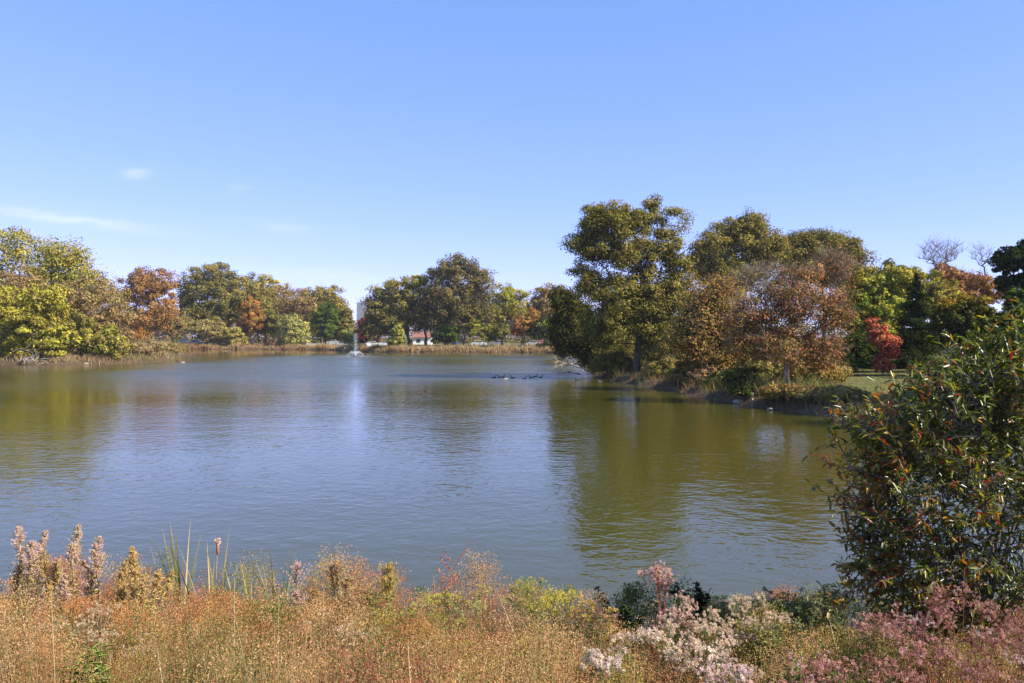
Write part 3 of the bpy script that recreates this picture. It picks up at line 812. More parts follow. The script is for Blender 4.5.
    # understory along the right bank
    und = [(668, 66, 372, 15, 12, G_OLIVE + G_TAN[:1], 'olive and straw bush right of the tallest oak trunk'),
           (690, 60, 376, 14, 12, G_BROWN + G_YELLOW[:1], 'tan bush at the water below the brown-orange tree'),
           (662, 80, 356, 16, 12, G_OLIVE + G_OAK[:1], 'olive bush hanging behind the tallest oak trunk'),
           (706, 57, 380, 12, 9, G_PEACH[:2] + G_TAN, 'pinkish dry bush left of the pale rock'),
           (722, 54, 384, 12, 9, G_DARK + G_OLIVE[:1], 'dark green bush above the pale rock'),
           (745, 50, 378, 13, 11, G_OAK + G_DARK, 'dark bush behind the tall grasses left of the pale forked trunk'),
           (836, 52, 380, 13, 10, G_OAK[:2] + G_TAN[:1], 'dull green bush right of the tall pale grasses'),
           (615, 76, 366, 16, 10, G_OLIVE + G_OAK, 'olive bush left of the tallest oak trunk above the driftwood'),
           (908, 66, 358, 10, 7, G_WILLOW, 'small pale green bush at the foot of the evergreen'),
           (845, 58, 372, 9, 6, G_WILLOW, 'small grey-green bush in front of the dark rounded bush'),
           (618, 90, 350, 16, 14, G_OAK + G_DARK, 'dark thicket glimpsed through the lower crown of the tallest oak'),
           (650, 84, 352, 24, 16, G_OLIVE + G_OAK, 'tall olive thicket behind the trunk of the tallest oak'),
           (684, 72, 352, 20, 18, G_OLIVE + G_BROWN[:2], 'tall olive-brown thicket between the tallest oak and the brown-orange tree'),
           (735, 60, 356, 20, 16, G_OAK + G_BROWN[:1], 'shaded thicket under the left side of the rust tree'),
           (770, 52, 374, 17, 11, G_OLIVE + G_WILLOW[:2], 'olive weedy bush left of the pale forked trunk'),
           (812, 50, 372, 17, 11, G_OLIVE[:3] + G_PEACH[:1], 'weedy russet and olive bush right of the pale forked trunk'),
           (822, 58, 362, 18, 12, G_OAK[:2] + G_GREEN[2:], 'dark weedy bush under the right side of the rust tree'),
           (790, 44, 396, 24, 7, G_RUST + G_OLIVE[:2], 'low russet brush on the bank at the foot of the pale forked trunk'),
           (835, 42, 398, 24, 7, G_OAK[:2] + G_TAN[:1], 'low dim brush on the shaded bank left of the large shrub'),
           (745, 47, 394, 14, 8, G_DARK + G_YELLOW[:1], 'low dark brush with yellow leaves above the forked white branch')]
    for px, Y, py, rx, ry, pal, lab in und:
        rx *= 1.45; ry *= 1.35
        S('bush', Y, [(px, py, rx, ry), (px + rx * .6, py + ry * .35, rx * .7, ry * .7), (px - rx * .6, py + ry * .3, rx * .7, ry * .7)], pal, lab,
          n_clump=130, per=85, leaf=.12, twigs=3, twig_len=.5, group='bushes along the right bank')
    # distant belts of woodland
    belt('distant_woods', [(x, 345 + 22 * math.sin(x * .035), random.uniform(13, 22) * (.4 if -76 < x < -50 else 1)) for x in range(-300, 70, 4)], 2600, .62)
    belt('bank_woods', [(x, 122 + (x - 20) * .12 + random.uniform(-8, 8), random.uniform(5.5, 9)) for x in range(22, 150, 3)], 2600, .34)


def belt(name, pts, per, leaf):
    rng = np.random.default_rng(77 + len(pts))
    Ps = []; Cs = []
    pals = [G_OAK, G_OLIVE, G_DARK, G_BROWN, G_RUST, G_OAK]
    for i, (x, y, h) in enumerate(pts):
        k = 26
        c = rng.normal(size=(k, 3)) * np.array([h * .36, h * .3, h * .24]) + np.array([x + rng.normal() * 2, y + rng.normal() * 4, 1.2 + h * .5])
        q = per // k
        P = (c[:, None] + rng.normal(size=(k, q, 3)) * h * .08).reshape(-1, 3)
        C = pick_colors(pals[i * 7 % len(pals)], k, q, i + 900).reshape(-1, 3)
        lo = rng.random(len(P)) < .3; P[:, 2] = np.where(lo, 1 + rng.random(len(P)) * h * .5, P[:, 2])
        m = (P[:, 2] > 1.0) & (P[:, 2] < 1.2 + h)
        Ps.append(P[m]); Cs.append(C[m])
    P = np.concatenate(Ps); C = np.concatenate(Cs); n = len(P)
    V, Fc = leaf_quads(P, rand_dirs(n), unit(rand_dirs(n) + [0, 0, .5]), leaf * rng.uniform(.6, 1.3, n), leaf * .7)
    tag(obj(name, mesh_np(name, V, Fc, 4, colors=C), M_LEAF), kind='stuff',
        label='far hazy belt of autumn woodland seen between the trees' if 'distant' in name else 'shadowy mass of woodland behind the trees of the right bank', cat='woodland')


build_ground()
build_water()
build_trees()

# ================================================================== THINGS
def bm_mesh(name, fn):
    import bmesh
    bm = bmesh.new(); fn(bm, bmesh)
    me = bpy.data.meshes.new(name); bm.to_mesh(me); bm.free(); me.update()
    return me


def bx(bm, bmesh, cx, cy, cz, sx, sy, sz, bev=0.0, rot=None):
    from mathutils import Matrix
    M = Matrix.Translation((cx, cy, cz)) @ (rot.to_4x4() if rot else Matrix()) @ Matrix.Diagonal((sx, sy, sz, 1))
    r = bmesh.ops.create_cube(bm, size=1, matrix=M)
    if bev:
        es = {e for v in r['verts'] for e in v.link_edges}
        bmesh.ops.bevel(bm, geom=list(es), offset=bev, segments=2, affect='EDGES', profile=.6)


def flat_mat(name, c, rough=.5, metallic=0.0, spec=.5):
    c2 = tuple(min(1, v * 1.12) for v in c); c1 = tuple(v * .88 for v in c)
    return noise_mat(name, c1, c2, 3, rough, 0, metallic=metallic, spec=spec)


M_GLASS = flat_mat('dark_glass', (.03, .035, .04), .08)
M_RUBBER = flat_mat('tyre_rubber', (.02, .02, .02), .8)
M_RIM = flat_mat('wheel_rim', (.5, .5, .5), .35, .8)
M_WHITE = flat_mat('white_paint', (.78, .78, .76), .5)
M_CONC = flat_mat('concrete', (.46, .44, .40), .9)
M_LAMP = flat_mat('headlight', (.85, .85, .85), .1)
M_TAIL = flat_mat('tail_light', (.5, .03, .03), .2)


def prism(bm, bmesh, prof, y0, y1, inset=0.0):
    """profile in xz extruded along y; inset narrows the upper half"""
    zs = [p[1] for p in prof]; zm = max(zs)
    a = [bm.verts.new((x, y0 + (inset if z > zm * .8 else 0), z)) for x, z in prof]
    b = [bm.verts.new((x, y1 - (inset if z > zm * .8 else 0), z)) for x, z in prof]
    n = len(prof)
    bm.faces.new(a); bm.faces.new(b[::-1])
    for i in range(n):
        bm.faces.new((a[i], b[i], b[(i + 1) % n], a[(i + 1) % n]))
    bmesh.ops.recalc_face_normals(bm, faces=bm.faces)


def make_car(x, y, col, label, rz=0.0, van=False):
    z = gz(x, y)
    root = empty('parked_car', (x, y, z), label, 'car', 'cars parked beyond the far shore', rz)
    cm = flat_mat('car_paint', col, .3)
    H = 1.9 if van else 1.45

    def body(bm, b):
        prof = [(-2.2, .3), (-2.25, .75), (-1.9, .92), (1.75, .95), (2.2, .8), (2.25, .35), (2.1, .25), (-2.1, .25)]
        prism(bm, b, prof, -.87, .87)
        if van: top = [(-2.1, .93), (-2.0, H), (1.1, H), (1.7, .95)]
        else: top = [(-1.55, .93), (-.95, H), (.55, H), (1.25, .95)]
        prism(bm, b, [(p[0], p[1]) for p in top], -.8, .8, .1)
    bo = obj('body', bm_mesh('car_body', body), cm, root)

    def win(bm, b):
        if van: q = [(-1.95, 1.05), (-1.88, H - .12), (1.0, H - .12), (1.5, 1.05)]
        else: q = [(-1.38, 1.0), (-.92, H - .09), (.5, H - .09), (1.1, 1.0)]
        for s in (-1, 1):
            f = [bm.verts.new((px_, s * (.805 - (.07 if pz > 1.2 else 0.0)) + s * .004, pz)) for px_, pz in q]
            bm.faces.new(f if s > 0 else f[::-1])
        for xa, xb in (((1.25 if not van else 1.7), (.57 if not van else 1.12)), ((-1.56 if not van else -2.11), (-.97 if not van else -2.02))):
            s = 1 if xa > 0 else -1
            f = [bm.verts.new((xa * .97 + .04 * s, -.68, 1.02)), bm.verts.new((xa * .97 + .04 * s, .68, 1.02)), bm.verts.new((xb + .09 * s, .62, H - .08)), bm.verts.new((xb + .09 * s, -.62, H - .08))]
            bm.faces.new(f)
    obj('window', bm_mesh('car_window', win), M_GLASS, root)
    for wxx in (-1.35, 1.38):
        for s in (-1, 1):
            V, Fc, lt = loft([(wxx, s * .7, .33), (wxx, s * .72, .33), (wxx, s * .88, .33), (wxx, s * .9, .33)], [.26, .33, .33, .27], 16)
            w = obj('wheel', mesh_np('car_wheel', V, Fc, lt), M_RUBBER, root)
            V, Fc, lt = loft([(wxx, s * .885, .33), (wxx, s * .91, .33)], [.2, .16], 12)
            obj('rim', mesh_np('car_rim', V, Fc, lt), M_RIM, w)
    for s in (-1, 1):
        obj('headlight', bm_mesh('headlight', lambda bm, b: bx(bm, b, 2.2, s * .62, .68, .12, .3, .14, .03)), M_LAMP, root)
        obj('tail_light', bm_mesh('tail_light', lambda bm, b: bx(bm, b, -2.22, s * .66, .7, .08, .24, .16, .02)), M_TAIL, root)
    return root


def duck(x, y, rz, label, cols, size=.55, group='ducks resting on the pond'):
    """one continuous body: tail, hull, chest, neck, head, bill"""
    path = [(-.50, 0, .13), (-.42, 0, .11), (-.28, 0, .07), (-.08, 0, .05), (.10, 0, .05), (.22, 0, .09), (.28, 0, .17), (.29, 0, .25), (.31, 0, .32), (.355, 0, .355), (.41, 0, .345), (.44, 0, .335), (.50, 0, .325)]
    rad = [.012, (.05, .025), (.12, .085), (.155, .12), (.14, .12), (.10, .10), (.058, .06), (.045, .048), (.06, .06), (.062, .06), (.045, .042), (.025, .014), (.02, .008)]
    V, Fc, lt = loft(np.array(path), rad, 12)
    V[:, 2] = np.where(V[:, 2] > .12, .12 + (V[:, 2] - .12) * 1.5, V[:, 2]); V = V * size
    ring = []
    for i in range(len(path) - 1): ring += [i] * 12
    ring += [0, len(path) - 2]
    body, head, bill = cols
    c = np.array([bill if r >= 10 else head if r >= 6 else body for r in ring])
    me = mesh_np('duck', V, Fc, lt, colors=c, smooth=True)
    o = obj('duck', me, M_FEATHER, loc=(x, y, -.015))
    o.rotation_euler = (0, 0, rz)
    return tag(o, label, 'duck', group)


M_FEATHER = attr_mat('feathers', .7, .2)
WY = lambda py: CZ * F / (py - HY)


def ducks():
    dk = ((.035, .03, .025), (.02, .022, .018), (.10, .08, .04))
    br = ((.12, .09, .06), (.05, .04, .03), (.12, .09, .04))
    pale = ((.42, .34, .24), (.12, .10, .07), (.2, .15, .06))
    data = [(494, 377.2, .2, dk, 'first duck from the left in the loose line, dark with raised head'),
            (499.6, 376.8, 2.6, dk, 'second duck from the left in the loose line, close behind the first'),
            (502.8, 376.6, .4, dk, 'third duck from the left in the loose line, tight against the fourth'),
            (506, 378.4, .1, pale, 'duck with a pale tan side in front of the left half of the line'),
            (512.6, 377.4, 2.9, dk, 'dark duck at the right end of the left half of the line'),
            (524.6, 378.0, .5, br, 'dull brown duck alone in the gap of the line'),
            (531.4, 377.0, 3.0, dk, 'dark duck left of the tight pair in the right half of the line'),
            (535.4, 376.0, .3, dk, 'dark duck farthest back in the right half of the line'),
            (540.4, 376.8, .0, dk, 'last dark duck at the right end of the line'),
            (577, 379.5, 3.1, dk, 'single dark duck low in the water left of the driftwood tip'),
            (600, 381, 2.8, pale, 'single pale duck near the driftwood and the big oak')]
    for px, py, rz, c, lab in data:
        Y = WY(py + .8)
        duck(wx(px, Y), Y, rz, lab, c, .54)
    Y = WY(362.6)
    duck(wx(183, Y), Y, .2, 'lone duck with a pinkish pale side off the left point', pale, .8, group='ducks resting on the pond')
    Y = WY(361.8)
    duck(wx(178, Y), Y, 3.0, 'small dark duck beside the pale duck off the left point', dk, .6)


def fountain():
    rng = np.random.default_rng(5)
    Y = WY(356.6); X = wx(355.5, Y)
    root = empty('fountain', (X, Y, 0), 'white water jet fountain rising from the middle of the far water', 'fountain')
    # float ring
    ring = [(math.cos(a) * .75, math.sin(a) * .75, .03) for a in np.linspace(0, 2 * PI, 25)]
    V, Fc = tubes(ring[:-1], ring[1:], .14, .14, 8)
    obj('float', mesh_np('fountain_float', V, Fc, 4, smooth=True), flat_mat('black_float', (.05, .05, .05), .5), root)
    m, nt, out = new_mat('water_spray')
    d = N(nt, 'ShaderNodeBsdfDiffuse'); d.inputs['Color'].default_value = (.9, .92, .94, 1)
    t = N(nt, 'ShaderNodeBsdfTranslucent'); t.inputs['Color'].default_value = (.9, .92, .94, 1)
    mx = N(nt, 'ShaderNodeMixShader'); mx.inputs[0].default_value = .5
    nt.links.new(d.outputs[0], mx.inputs[1]); nt.links.new(t.outputs[0], mx.inputs[2]); nt.links.new(mx.outputs[0], out.inputs['Surface'])

    def drops(P, s):
        n = len(P)
        V, Fc = leaf_quads(P, rand_dirs(n, rng) + [0, 0, .6], rand_dirs(n, rng), s * rng.uniform(.5, 1.4, n), s * .6)
        return V, Fc
    H = 4.2
    n = 1700
    z = rng.random(n) ** 1.0 * H
    w = .10 + .42 * (.35 + z / H) * rng.random(n)
    P = np.column_stack([rng.normal(size=n) * w * .8, rng.normal(size=n) * w * .8, z + rng.random(n) * .5])
    V, Fc = drops(P, .058)
    obj('jet', mesh_np('fountain_jet', V, Fc, 4), m, root)
    # fan of low jets
    n = 1700
    a = rng.integers(0, 14, n) * 2 * PI / 14 + rng.normal(size=n) * .05
    t_ = rng.random(n)
    r = t_ * 1.7; zz = 4 * t_ * (1 - t_) * .62 + .12 + (1 - t_) * .3
    P = np.column_stack([np.cos(a) * r, np.sin(a) * r, zz + rng.normal(size=n) * .10])
    V, Fc = drops(P, .07)
    obj('spray', mesh_np('fountain_spray', V, Fc, 4), m, root)
    # froth on the water
    n = 1500
    r = np.abs(rng.normal(size=n)) * 2.4; a = rng.random(n) * 2 * PI
    P = np.column_stack([np.cos(a) * r * 1.4, np.sin(a) * r, .015 + rng.random(n) * .03])
    V, Fc = leaf_quads(P, rand_dirs(n, rng) * [1, 1, .05], np.tile([[0, 0, 1.]], (n, 1)), .13 * rng.uniform(.4, 1.5, n), .08)
    obj('froth', mesh_np('fountain_froth', V, Fc, 4), m, root)


def stick_thing(name, label, paths, mat, cat='driftwood', group=None):
    """paths: list of (points in world, r0, r1); one joined branchy mesh"""
    Vs, Fs, nv = [], [], 0
    p0 = np.array(paths[0][0][0], float)
    for pts, r0, r1 in paths:
        pts = np.array(pts, float) - p0
        n = len(pts)
        rr = np.linspace(r0, r1, n)
        V, Fc = tubes(pts[:-1], pts[1:], rr[:-1], rr[1:], 6)
        Vs.append(V); Fs.append(Fc + nv); nv += len(V)
    o = obj(name, mesh_np(name, np.concatenate(Vs), np.concatenate(Fs), 4, smooth=True), mat, loc=tuple(p0))
    return tag(o, label, cat, group)


def wobble(a, b, n, amp, rng, arch=0.0):
    a = np.array(a, float); b = np.array(b, float)
    L = np.linalg.norm(b - a)
    out = []
    for i in range(n):
        t = i / (n - 1)
        p = a + (b - a) * t
        if 0 < i < n - 1: p = p + rng.normal(size=3) * amp * L
        p[2] += arch * math.sin(t * PI)
        out.append(p)
    return out


def branch_set(a, b, n_side, rng, r=.06, amp=.03, arch=.1, spread=.9, length=.5):
    main = wobble(a, b, 8, amp, rng, arch)
    paths = [(main, r, r * .25)]
    d = np.array(b, float) - np.array(a, float); L = np.linalg.norm(d); d /= L
    for k in range(n_side):
        i = rng.integers(2, 7)
        s = main[i]
        dd = unit(d * .9 + rng.normal(size=3) * [spread, spread, spread * .38])
        e = s + dd * L * length * rng.uniform(.4, 1)
        e[2] = max(e[2], .03 + rng.random() * .3)
        paths.append((wobble(s, e, 5, .06, rng, .05), r * .45, r * .12))
        if rng.random() < .7:
            e2 = s + (e - s) * .5 + unit(dd + rng.normal(size=3) * .8) * L * length * .4
            e2[2] = max(e2[2], .02)
            paths.append((wobble(s + (e - s) * .5, e2, 4, .05, rng), r * .28, r * .08))
    return paths


def driftwood():
    rng = np.random.default_rng(21)
    P = lambda px, py, z=0.0: np.array([wx(px, WY(py)), WY(py), z])
    stick_thing('driftwood', 'largest tangle of grey fallen branches reaching left into the water from the oaks',
                branch_set(P(590, 372.5, .25), P(556, 372, .55), 12, rng, .10, .03, .35), M_DRIFT, group='driftwood at the water')
    stick_thing('driftwood', 'low pale branch lying on the water under the large tangle',
                branch_set(P(580, 374.5, .06), P(557, 375, .06), 6, rng, .07, .02, .12), M_DRIFT, group='driftwood at the water')
    stick_thing('driftwood', 'slanting brown limb above the low pale branch',
                branch_set(P(588, 373.5, .2), P(566, 369.5, 1.0), 5, rng, .08, .02, .1), M_BARK, group='driftwood at the water')
    stick_thing('floating_log', 'short pale log lying on the water right of the branch tangle', [(wobble(P(593, 374.6, .06), P(603, 374.8, .06), 6, .01, rng), .14, .11)], M_DRIFT, 'log')
    stick_thing('driftwood', 'white arched branch looping out of the water left of the tallest oak', [(wobble(P(609, 374.5, 0), P(615, 375, 0), 8, .02, rng, .55), .07, .05),
                (wobble(P(609.5, 374.5, .3), P(607, 374.5, .45), 3, .02, rng), .04, .02)], M_DRIFT, group='driftwood at the water')
    stick_thing('stump', 'pale leaning split stump at the waterline beside the tallest oak', [(wobble(P(618, 377.3, -.05), P(622.5, 376.0, .7), 5, .02, rng), .24, .05),
                (wobble(P(618.3, 377.3, .05), P(628, 379.5, .12), 5, .03, rng), .1, .05)], M_DRIFT, 'stump')
    stick_thing('driftwood', 'small pale sticks lying on the mud at the foot of the tallest oak', branch_set(P(622, 380, .15), P(634, 382, .3), 5, rng, .06, .03, .1), M_DRIFT, group='driftwood at the water')
    # left bank
    stick_thing('driftwood', 'bleached root mass at the waterline under the lime bush, far left', branch_set(P(18, 364.2, .3), P(37, 365, .05), 12, rng, .16, .04, .6), M_DRIFT, group='driftwood at the water')
    stick_thing('driftwood', 'dark arching limb over the bleached roots on the left bank', branch_set(P(9, 364, .6), P(34, 364.3, .9), 5, rng, .2, .03, 1.4), M_BARK, group='driftwood at the water')
    stick_thing('driftwood', 'thin dark branch slanting up out of the water by the left thicket', branch_set(P(104, 364, 0), P(124, 361, 2.2), 3, rng, .10, .02, .1), M_BARK, group='driftwood at the water')
    stick_thing('driftwood', 'pale sticks scattered low at the middle of the left waterline', branch_set(P(72, 364, .15), P(100, 363.6, .15), 9, rng, .09, .03, .15), M_DRIFT, group='driftwood at the water')
    # right bank near the rock
    stick_thing('driftwood', 'forked white branch standing in the water right of the pale rock', branch_set(P(752, 406.5, -.1), P(753.5, 405, .7), 4, rng, .05, .02, .0) , M_DRIFT, group='driftwood at the water')
    for px, py, s, lab in ((738, 403.5, .34, 'pale angular rock at the waterline of the right bank'),):
        pass
    rocks = [(738, 403.8, .40, 'pale angular rock at the waterline of the right bank'),
             (716, 399.6, .14, 'small grey stone in the water left of the pale rock'),
             (770, 410.2, .22, 'brownish stone at the waterline right of the forked white branch'),
             (842, 416.5, .3, 'long dim grey stone in the shade of the right bank'),
             (694, 393, .16, 'little light stone below the tan bush on the right bank'),
             (86, 364.3, .4, 'low pale stone at the middle of the left waterline'),
             (152, 360.4, .28, 'straw-grey stone under the dry brush of the left point')]
    for px, py, s, lab in rocks:
        Y = WY(py); x = wx(px, Y)
        import bmesh
        bm = bmesh.new(); bmesh.ops.create_icosphere(bm, subdivisions=3, radius=1)
        r3 = np.random.default_rng(int(px))
        planes = rand_dirs(12, r3)
        for v in bm.verts:
            c = np.array(v.co)
            for pl in planes:
                dd = c @ pl
                if dd > .72: c = c - pl * (dd - .72)
            v.co = c * np.array([1.3, .9, .6]) * s * .75 * (1 + r3.normal() * .02)
        me = bpy.data.meshes.new('rock'); bm.to_mesh(me); bm.free()
        o = obj('rock', me, M_ROCK, loc=(x, Y, s * .22)); o.rotation_euler = (0, .1, r3.random() * 6)
        tag(o, lab, 'rock', 'rocks at the waterline')


def buildings():
    # low white building with a red roof
    Y = 275; z = gz(wx(422, Y), Y)
    root = empty('building', (wx(422, Y), Y, z - .3), 'low white building with an orange-red roof between the far-shore oaks', 'building')
    W = 6.0
    obj('wall', bm_mesh('wall', lambda bm, b: bx(bm, b, 0, 3, 1.4, W, 6, 2.8)), M_WHITE, root)

    def roof(bm, b):
        prof = [(-.6, 2.75), (3, 4.4), (6.6, 2.75), (6.6, 2.6), (-.6, 2.6)]
        a = [bm.verts.new((-W / 2 - .4, y, zz)) for y, zz in prof]; c = [bm.verts.new((W / 2 + .4, y, zz)) for y, zz in prof]
        bm.faces.new(a[::-1]); bm.faces.new(c)
        for i in range(5): bm.faces.new((a[i], a[(i + 1) % 5], c[(i + 1) % 5], c[i]))
        b.ops.recalc_face_normals(bm, faces=bm.faces)
    obj('roof', bm_mesh('roof', roof), flat_mat('red_roof', (.25, .11, .08), .8), root)
    for xx in (-4, -1.2, 3.6):
        obj('window', bm_mesh('window', lambda bm, b: bx(bm, b, xx, -.02, 1.5, 1.3, .08, 1.1)), M_GLASS, root)
    obj('door', bm_mesh('door', lambda bm, b: bx(bm, b, 1.3, -.02, 1.05, 1.0, .08, 2.1)), flat_mat('door_paint', (.25, .2, .16)), root)
    # far pale tower block
    Y = 1350; H = wz(303, Y)
    x = wx(361, Y)
    root = empty('tower_block', (x, Y, 1.2), 'distant tall pale tower rising above the fountain', 'tower block')
    Wt = 14
    conc = flat_mat('tower_concrete', (.20, .215, .27), .8)
    obj('wall', bm_mesh('tower_wall', lambda bm, b: (bx(bm, b, 0, 8, H / 2, Wt, 16, H), bx(bm, b, 2, 8, H + 1.2, 5, 6, 2.4))), conc, root)
    gl = flat_mat('tower_glass', (.17, .20, .25), .4)
    nfl = 17
    for k in range(nfl):
        obj('window', bm_mesh('window_band', lambda bm, b: bx(bm, b, 0, -.06, 3 + k * (H - 5) / nfl, Wt - 2, .2, 1.5)), gl, root)
    # second, lower block behind to its right
    # cars
    cars = [(373, 236, (.5, .5, .5), 'white parked car right of the fountain on the far side', 0.1, False),
            (384, 240, (.5, .5, .52), 'silver parked car under the yellow-topped oak', 3.2, False),
            (248, 300, (.55, .55, .55), 'white parked van between the golden bush and the willow', 0.05, True),
            (333, 296, (.5, .5, .52), 'white parked car behind the green maple', 3.1, False),
            (345, 296, (.10, .10, .12), 'dark parked car right of the white one behind the green maple', 0.0, False),
            (455, 236, (.03, .06, .14), 'dark blue parked van under the largest oak', 1.4, True),
            (479, 238, (.55, .56, .58), 'silver parked car right of the largest oak trunk', 0.0, False),
            (497, 240, (.2, .2, .22), 'dark grey parked car behind the foot of the airy yellow-green tree', 3.2, False),
            (534, 236, (.4, .38, .36), 'pale parked car near the right end of the far shore', 0.0, False),
            (541, 242, (.45, .06, .05), 'red parked car near the right end of the far shore', 0.3, False),
            (184, 300, (.7, .7, .72), 'white parked car behind the orange-brown board fence', 0.0, False),
            (196, 302, (.3, .3, .33), 'grey parked car behind the brown-olive thicket', 3.1, False),
            (160, 292, (.08, .08, .1), 'black parked car left of the orange-brown board fence', 0.0, False)]
    for px, Yc, c, lab, rz, van in cars:
        make_car(wx(px, Yc), Yc, c, lab, rz, van)
    # orange-brown board fence and white box
    Y = 262; x = wx(181, Y); z = gz(x, Y)
    root = empty('board_fence', (x, Y, z), 'low orange-brown board fence below the rusty oak on the far shore', 'fence')
    obj('board_panel', bm_mesh('board', lambda bm, b: [bx(bm, b, 0, 0, .25 + k * .24, 6.2, .05, .2) for k in range(4)]), flat_mat('orange_wood', (.45, .22, .08), .8), root)
    for k in range(5):
        obj('post', bm_mesh('post', lambda bm, b: bx(bm, b, -3 + k * 1.5, .08, .55, .1, .1, 1.15)), M_BARK, root)
    # low stone ledge
    for px0, px1, Y, lab in ((306, 323, 258, 'low pale concrete kerb wall left of the green maple trunk'), (328, 347, 259, 'low pale concrete kerb wall right of the green maple trunk')):
        x0, x1 = wx(px0, Y), wx(px1, Y); z = gz((x0 + x1) / 2, Y)
        o = obj('low_wall', bm_mesh('low_wall', lambda bm, b: bx(bm, b, 0, 0, .3, x1 - x0, .4, .6, .03)), M_CONC, loc=((x0 + x1) / 2, Y, z - .02))
        tag(o, lab, 'wall')
    # benches
    for px, Y, lab in ((309, 262, 'pale park bench left of the green maple'), (404, 206.5, 'pale park bench at the light green bush on the far shore')):
        x = wx(px, Y); z = gz(x, Y)
        root = empty('park_bench', (x, Y, z), lab, 'bench')
        obj('seat', bm_mesh('seat', lambda bm, b: [bx(bm, b, 0, -.15 + k * .15, .45, 1.8, .12, .04) for k in range(3)]), M_CONC, root)
        obj('backrest', bm_mesh('backrest', lambda bm, b: [bx(bm, b, 0, .25, .62 + k * .16, 1.8, .04, .12) for k in range(3)]), M_CONC, root)
        for s in (-1, 1):
            obj('leg', bm_mesh('leg', lambda bm, b: (bx(bm, b, s * .75, -.12, .215, .07, .07, .43), bx(bm, b, s * .75, .29, .5, .07, .05, 1.0))), M_RIM, root)
    # sign
    Y = 206; x = wx(369, Y); z = gz(x, Y)
    root = empty('sign', (x, Y, z), 'small blank white sign on a dark post right of the fountain', 'sign')
    obj('post', bm_mesh('post', lambda bm, b: bx(bm, b, 0, 0, 1.0, .09, .09, 2.0)), M_GLASS, root)
    obj('panel', bm_mesh('panel', lambda bm, b: bx(bm, b, 0, -.08, 2.1, 1.0, .05, .85, .02)), M_WHITE, root)
    # lamp post
    for px, Y, top, lab in ((174, 250, 321, 'street lamp with a white globe beside the rusty oak'),):
        x = wx(px, Y); z = gz(x, Y); h = wz(top, Y) - z
        root = empty('street_lamp', (x, Y, z), lab, 'street lamp')
        V, Fc, lt = loft([(0, 0, 0), (0, 0, .5), (0, 0, h - .4)], [.12, .08, .05], 10)
        obj('pole', mesh_np('pole', V, Fc, lt, smooth=True), M_GLASS, root)
        V, Fc, lt = loft([(0, 0, h - .45 + .9 * i / 10) for i in range(11)], [.36 * math.sin(PI * (i + .5) / 11) + .03 for i in range(11)], 14)
        obj('globe', mesh_np('globe', V, Fc, lt, smooth=True), M_WHITE, root)
    # brick pillars
    for px, lab in ((266, 'left short red-brick pillar beside the grey-green willow'), (274, 'right short red-brick pillar beside the grey-green willow')):
        Y = 268; x = wx(px, Y); z = gz(x, Y)
        root = empty('brick_pillar', (x, Y, z), lab, 'pillar')
        obj('shaft', bm_mesh('shaft', lambda bm, b: bx(bm, b, 0, 0, 1.0, 1.3, 1.3, 2.0)), flat_mat('brick', (.36, .15, .10), .9), root)
        obj('cap', bm_mesh('cap', lambda bm, b: bx(bm, b, 0, 0, 2.08, 1.55, 1.55, .16, .03)), M_CONC, root)
    # road along the parked cars
    V = []; n = 40
    xs = np.linspace(-150, 40, n)
    for x_ in xs: V += [(x_, 236 if x_ > -60 else 292, 0)]
    ra = np.array([(x_, 244 + 52 * float(smooth01(np.array([(-45 - x_) / 30.0]))[0])) for x_ in xs])
    VV = []
    for x_, y_ in ra:
        for dy in (-4, 4): VV.append((x_, y_ + dy, gz(x_, y_ + dy) + .06))
    Fc = []
    for i in range(n - 1): Fc += [2 * i, 2 * i + 2, 2 * i + 3, 2 * i + 1]
    o = obj('road', mesh_np('road', np.array(VV), Fc, 4), flat_mat('asphalt', (.055, .055, .055), .9))
    tag(o, kind='structure')


ducks()
fountain()
driftwood()
buildings()

# ================================================================== FOREGROUND AND BANK PLANTS
class Bag:
    def __init__(s): s.V = []; s.F = []; s.C = []; s.n = 0
    def add(s, V, Fc, col):
        nf = len(Fc) // 4
        col = np.asarray(col, float)
        if col.ndim == 1: col = np.tile(col, (nf, 1))
        elif len(col) != nf: col = np.repeat(col, nf // len(col), axis=0)
        s.V.append(V); s.F.append(np.asarray(Fc) + s.n); s.C.append(col); s.n += len(V)
    def build(s, name, mat, parent=None, loc=None):
        if not s.V: return None
        me = mesh_np(name, np.concatenate(s.V), np.concatenate(s.F), 4, colors=np.clip(np.concatenate(s.C), 0, .95))
        return obj(name, me, mat, parent, loc)


def jitcol(rng, base, n, s=.15):
    return np.clip(np.array(base)[None] * rng.normal(1, s, (n, 1)) * rng.normal(1, .05, (n, 3)), .004, .95)


def blades(base, dirs, L, W, droop, segs=4, rng=None):
    """long narrow blades; base (n,3), dirs (n,3) initial direction"""
    n = len(base)
    L = np.broadcast_to(L, (n,)); W = np.broadcast_to(W, (n,)); droop = np.broadcast_to(droop, (n,))
    d = unit(dirs)
    side = unit(np.cross(d, np.array([0, 0, 1.]) + (rng or RNG).normal(size=(n, 3)) * .4))
    out = unit(d * [1, 1, 0] + 1e-4)
    V = np.empty((n, segs + 1, 2, 3))
    for i in range(segs + 1):
        t = i / segs
        c = base + d * (L * t)[:, None] + (out - [0, 0, .8]) * (droop * L * t ** 2.2)[:, None]
        w = W * (1 - t ** 2 * .93) * .5
        V[:, i, 0] = c - side * w[:, None]; V[:, i, 1] = c + side * w[:, None]
    b = np.arange(n)[:, None, None] * (2 * (segs + 1))
    k = np.arange(segs)[None, :, None] * 2
    Fc = (b + k + np.array([0, 1, 3, 2])[None, None]).ravel()
    return V.reshape(-1, 3), Fc


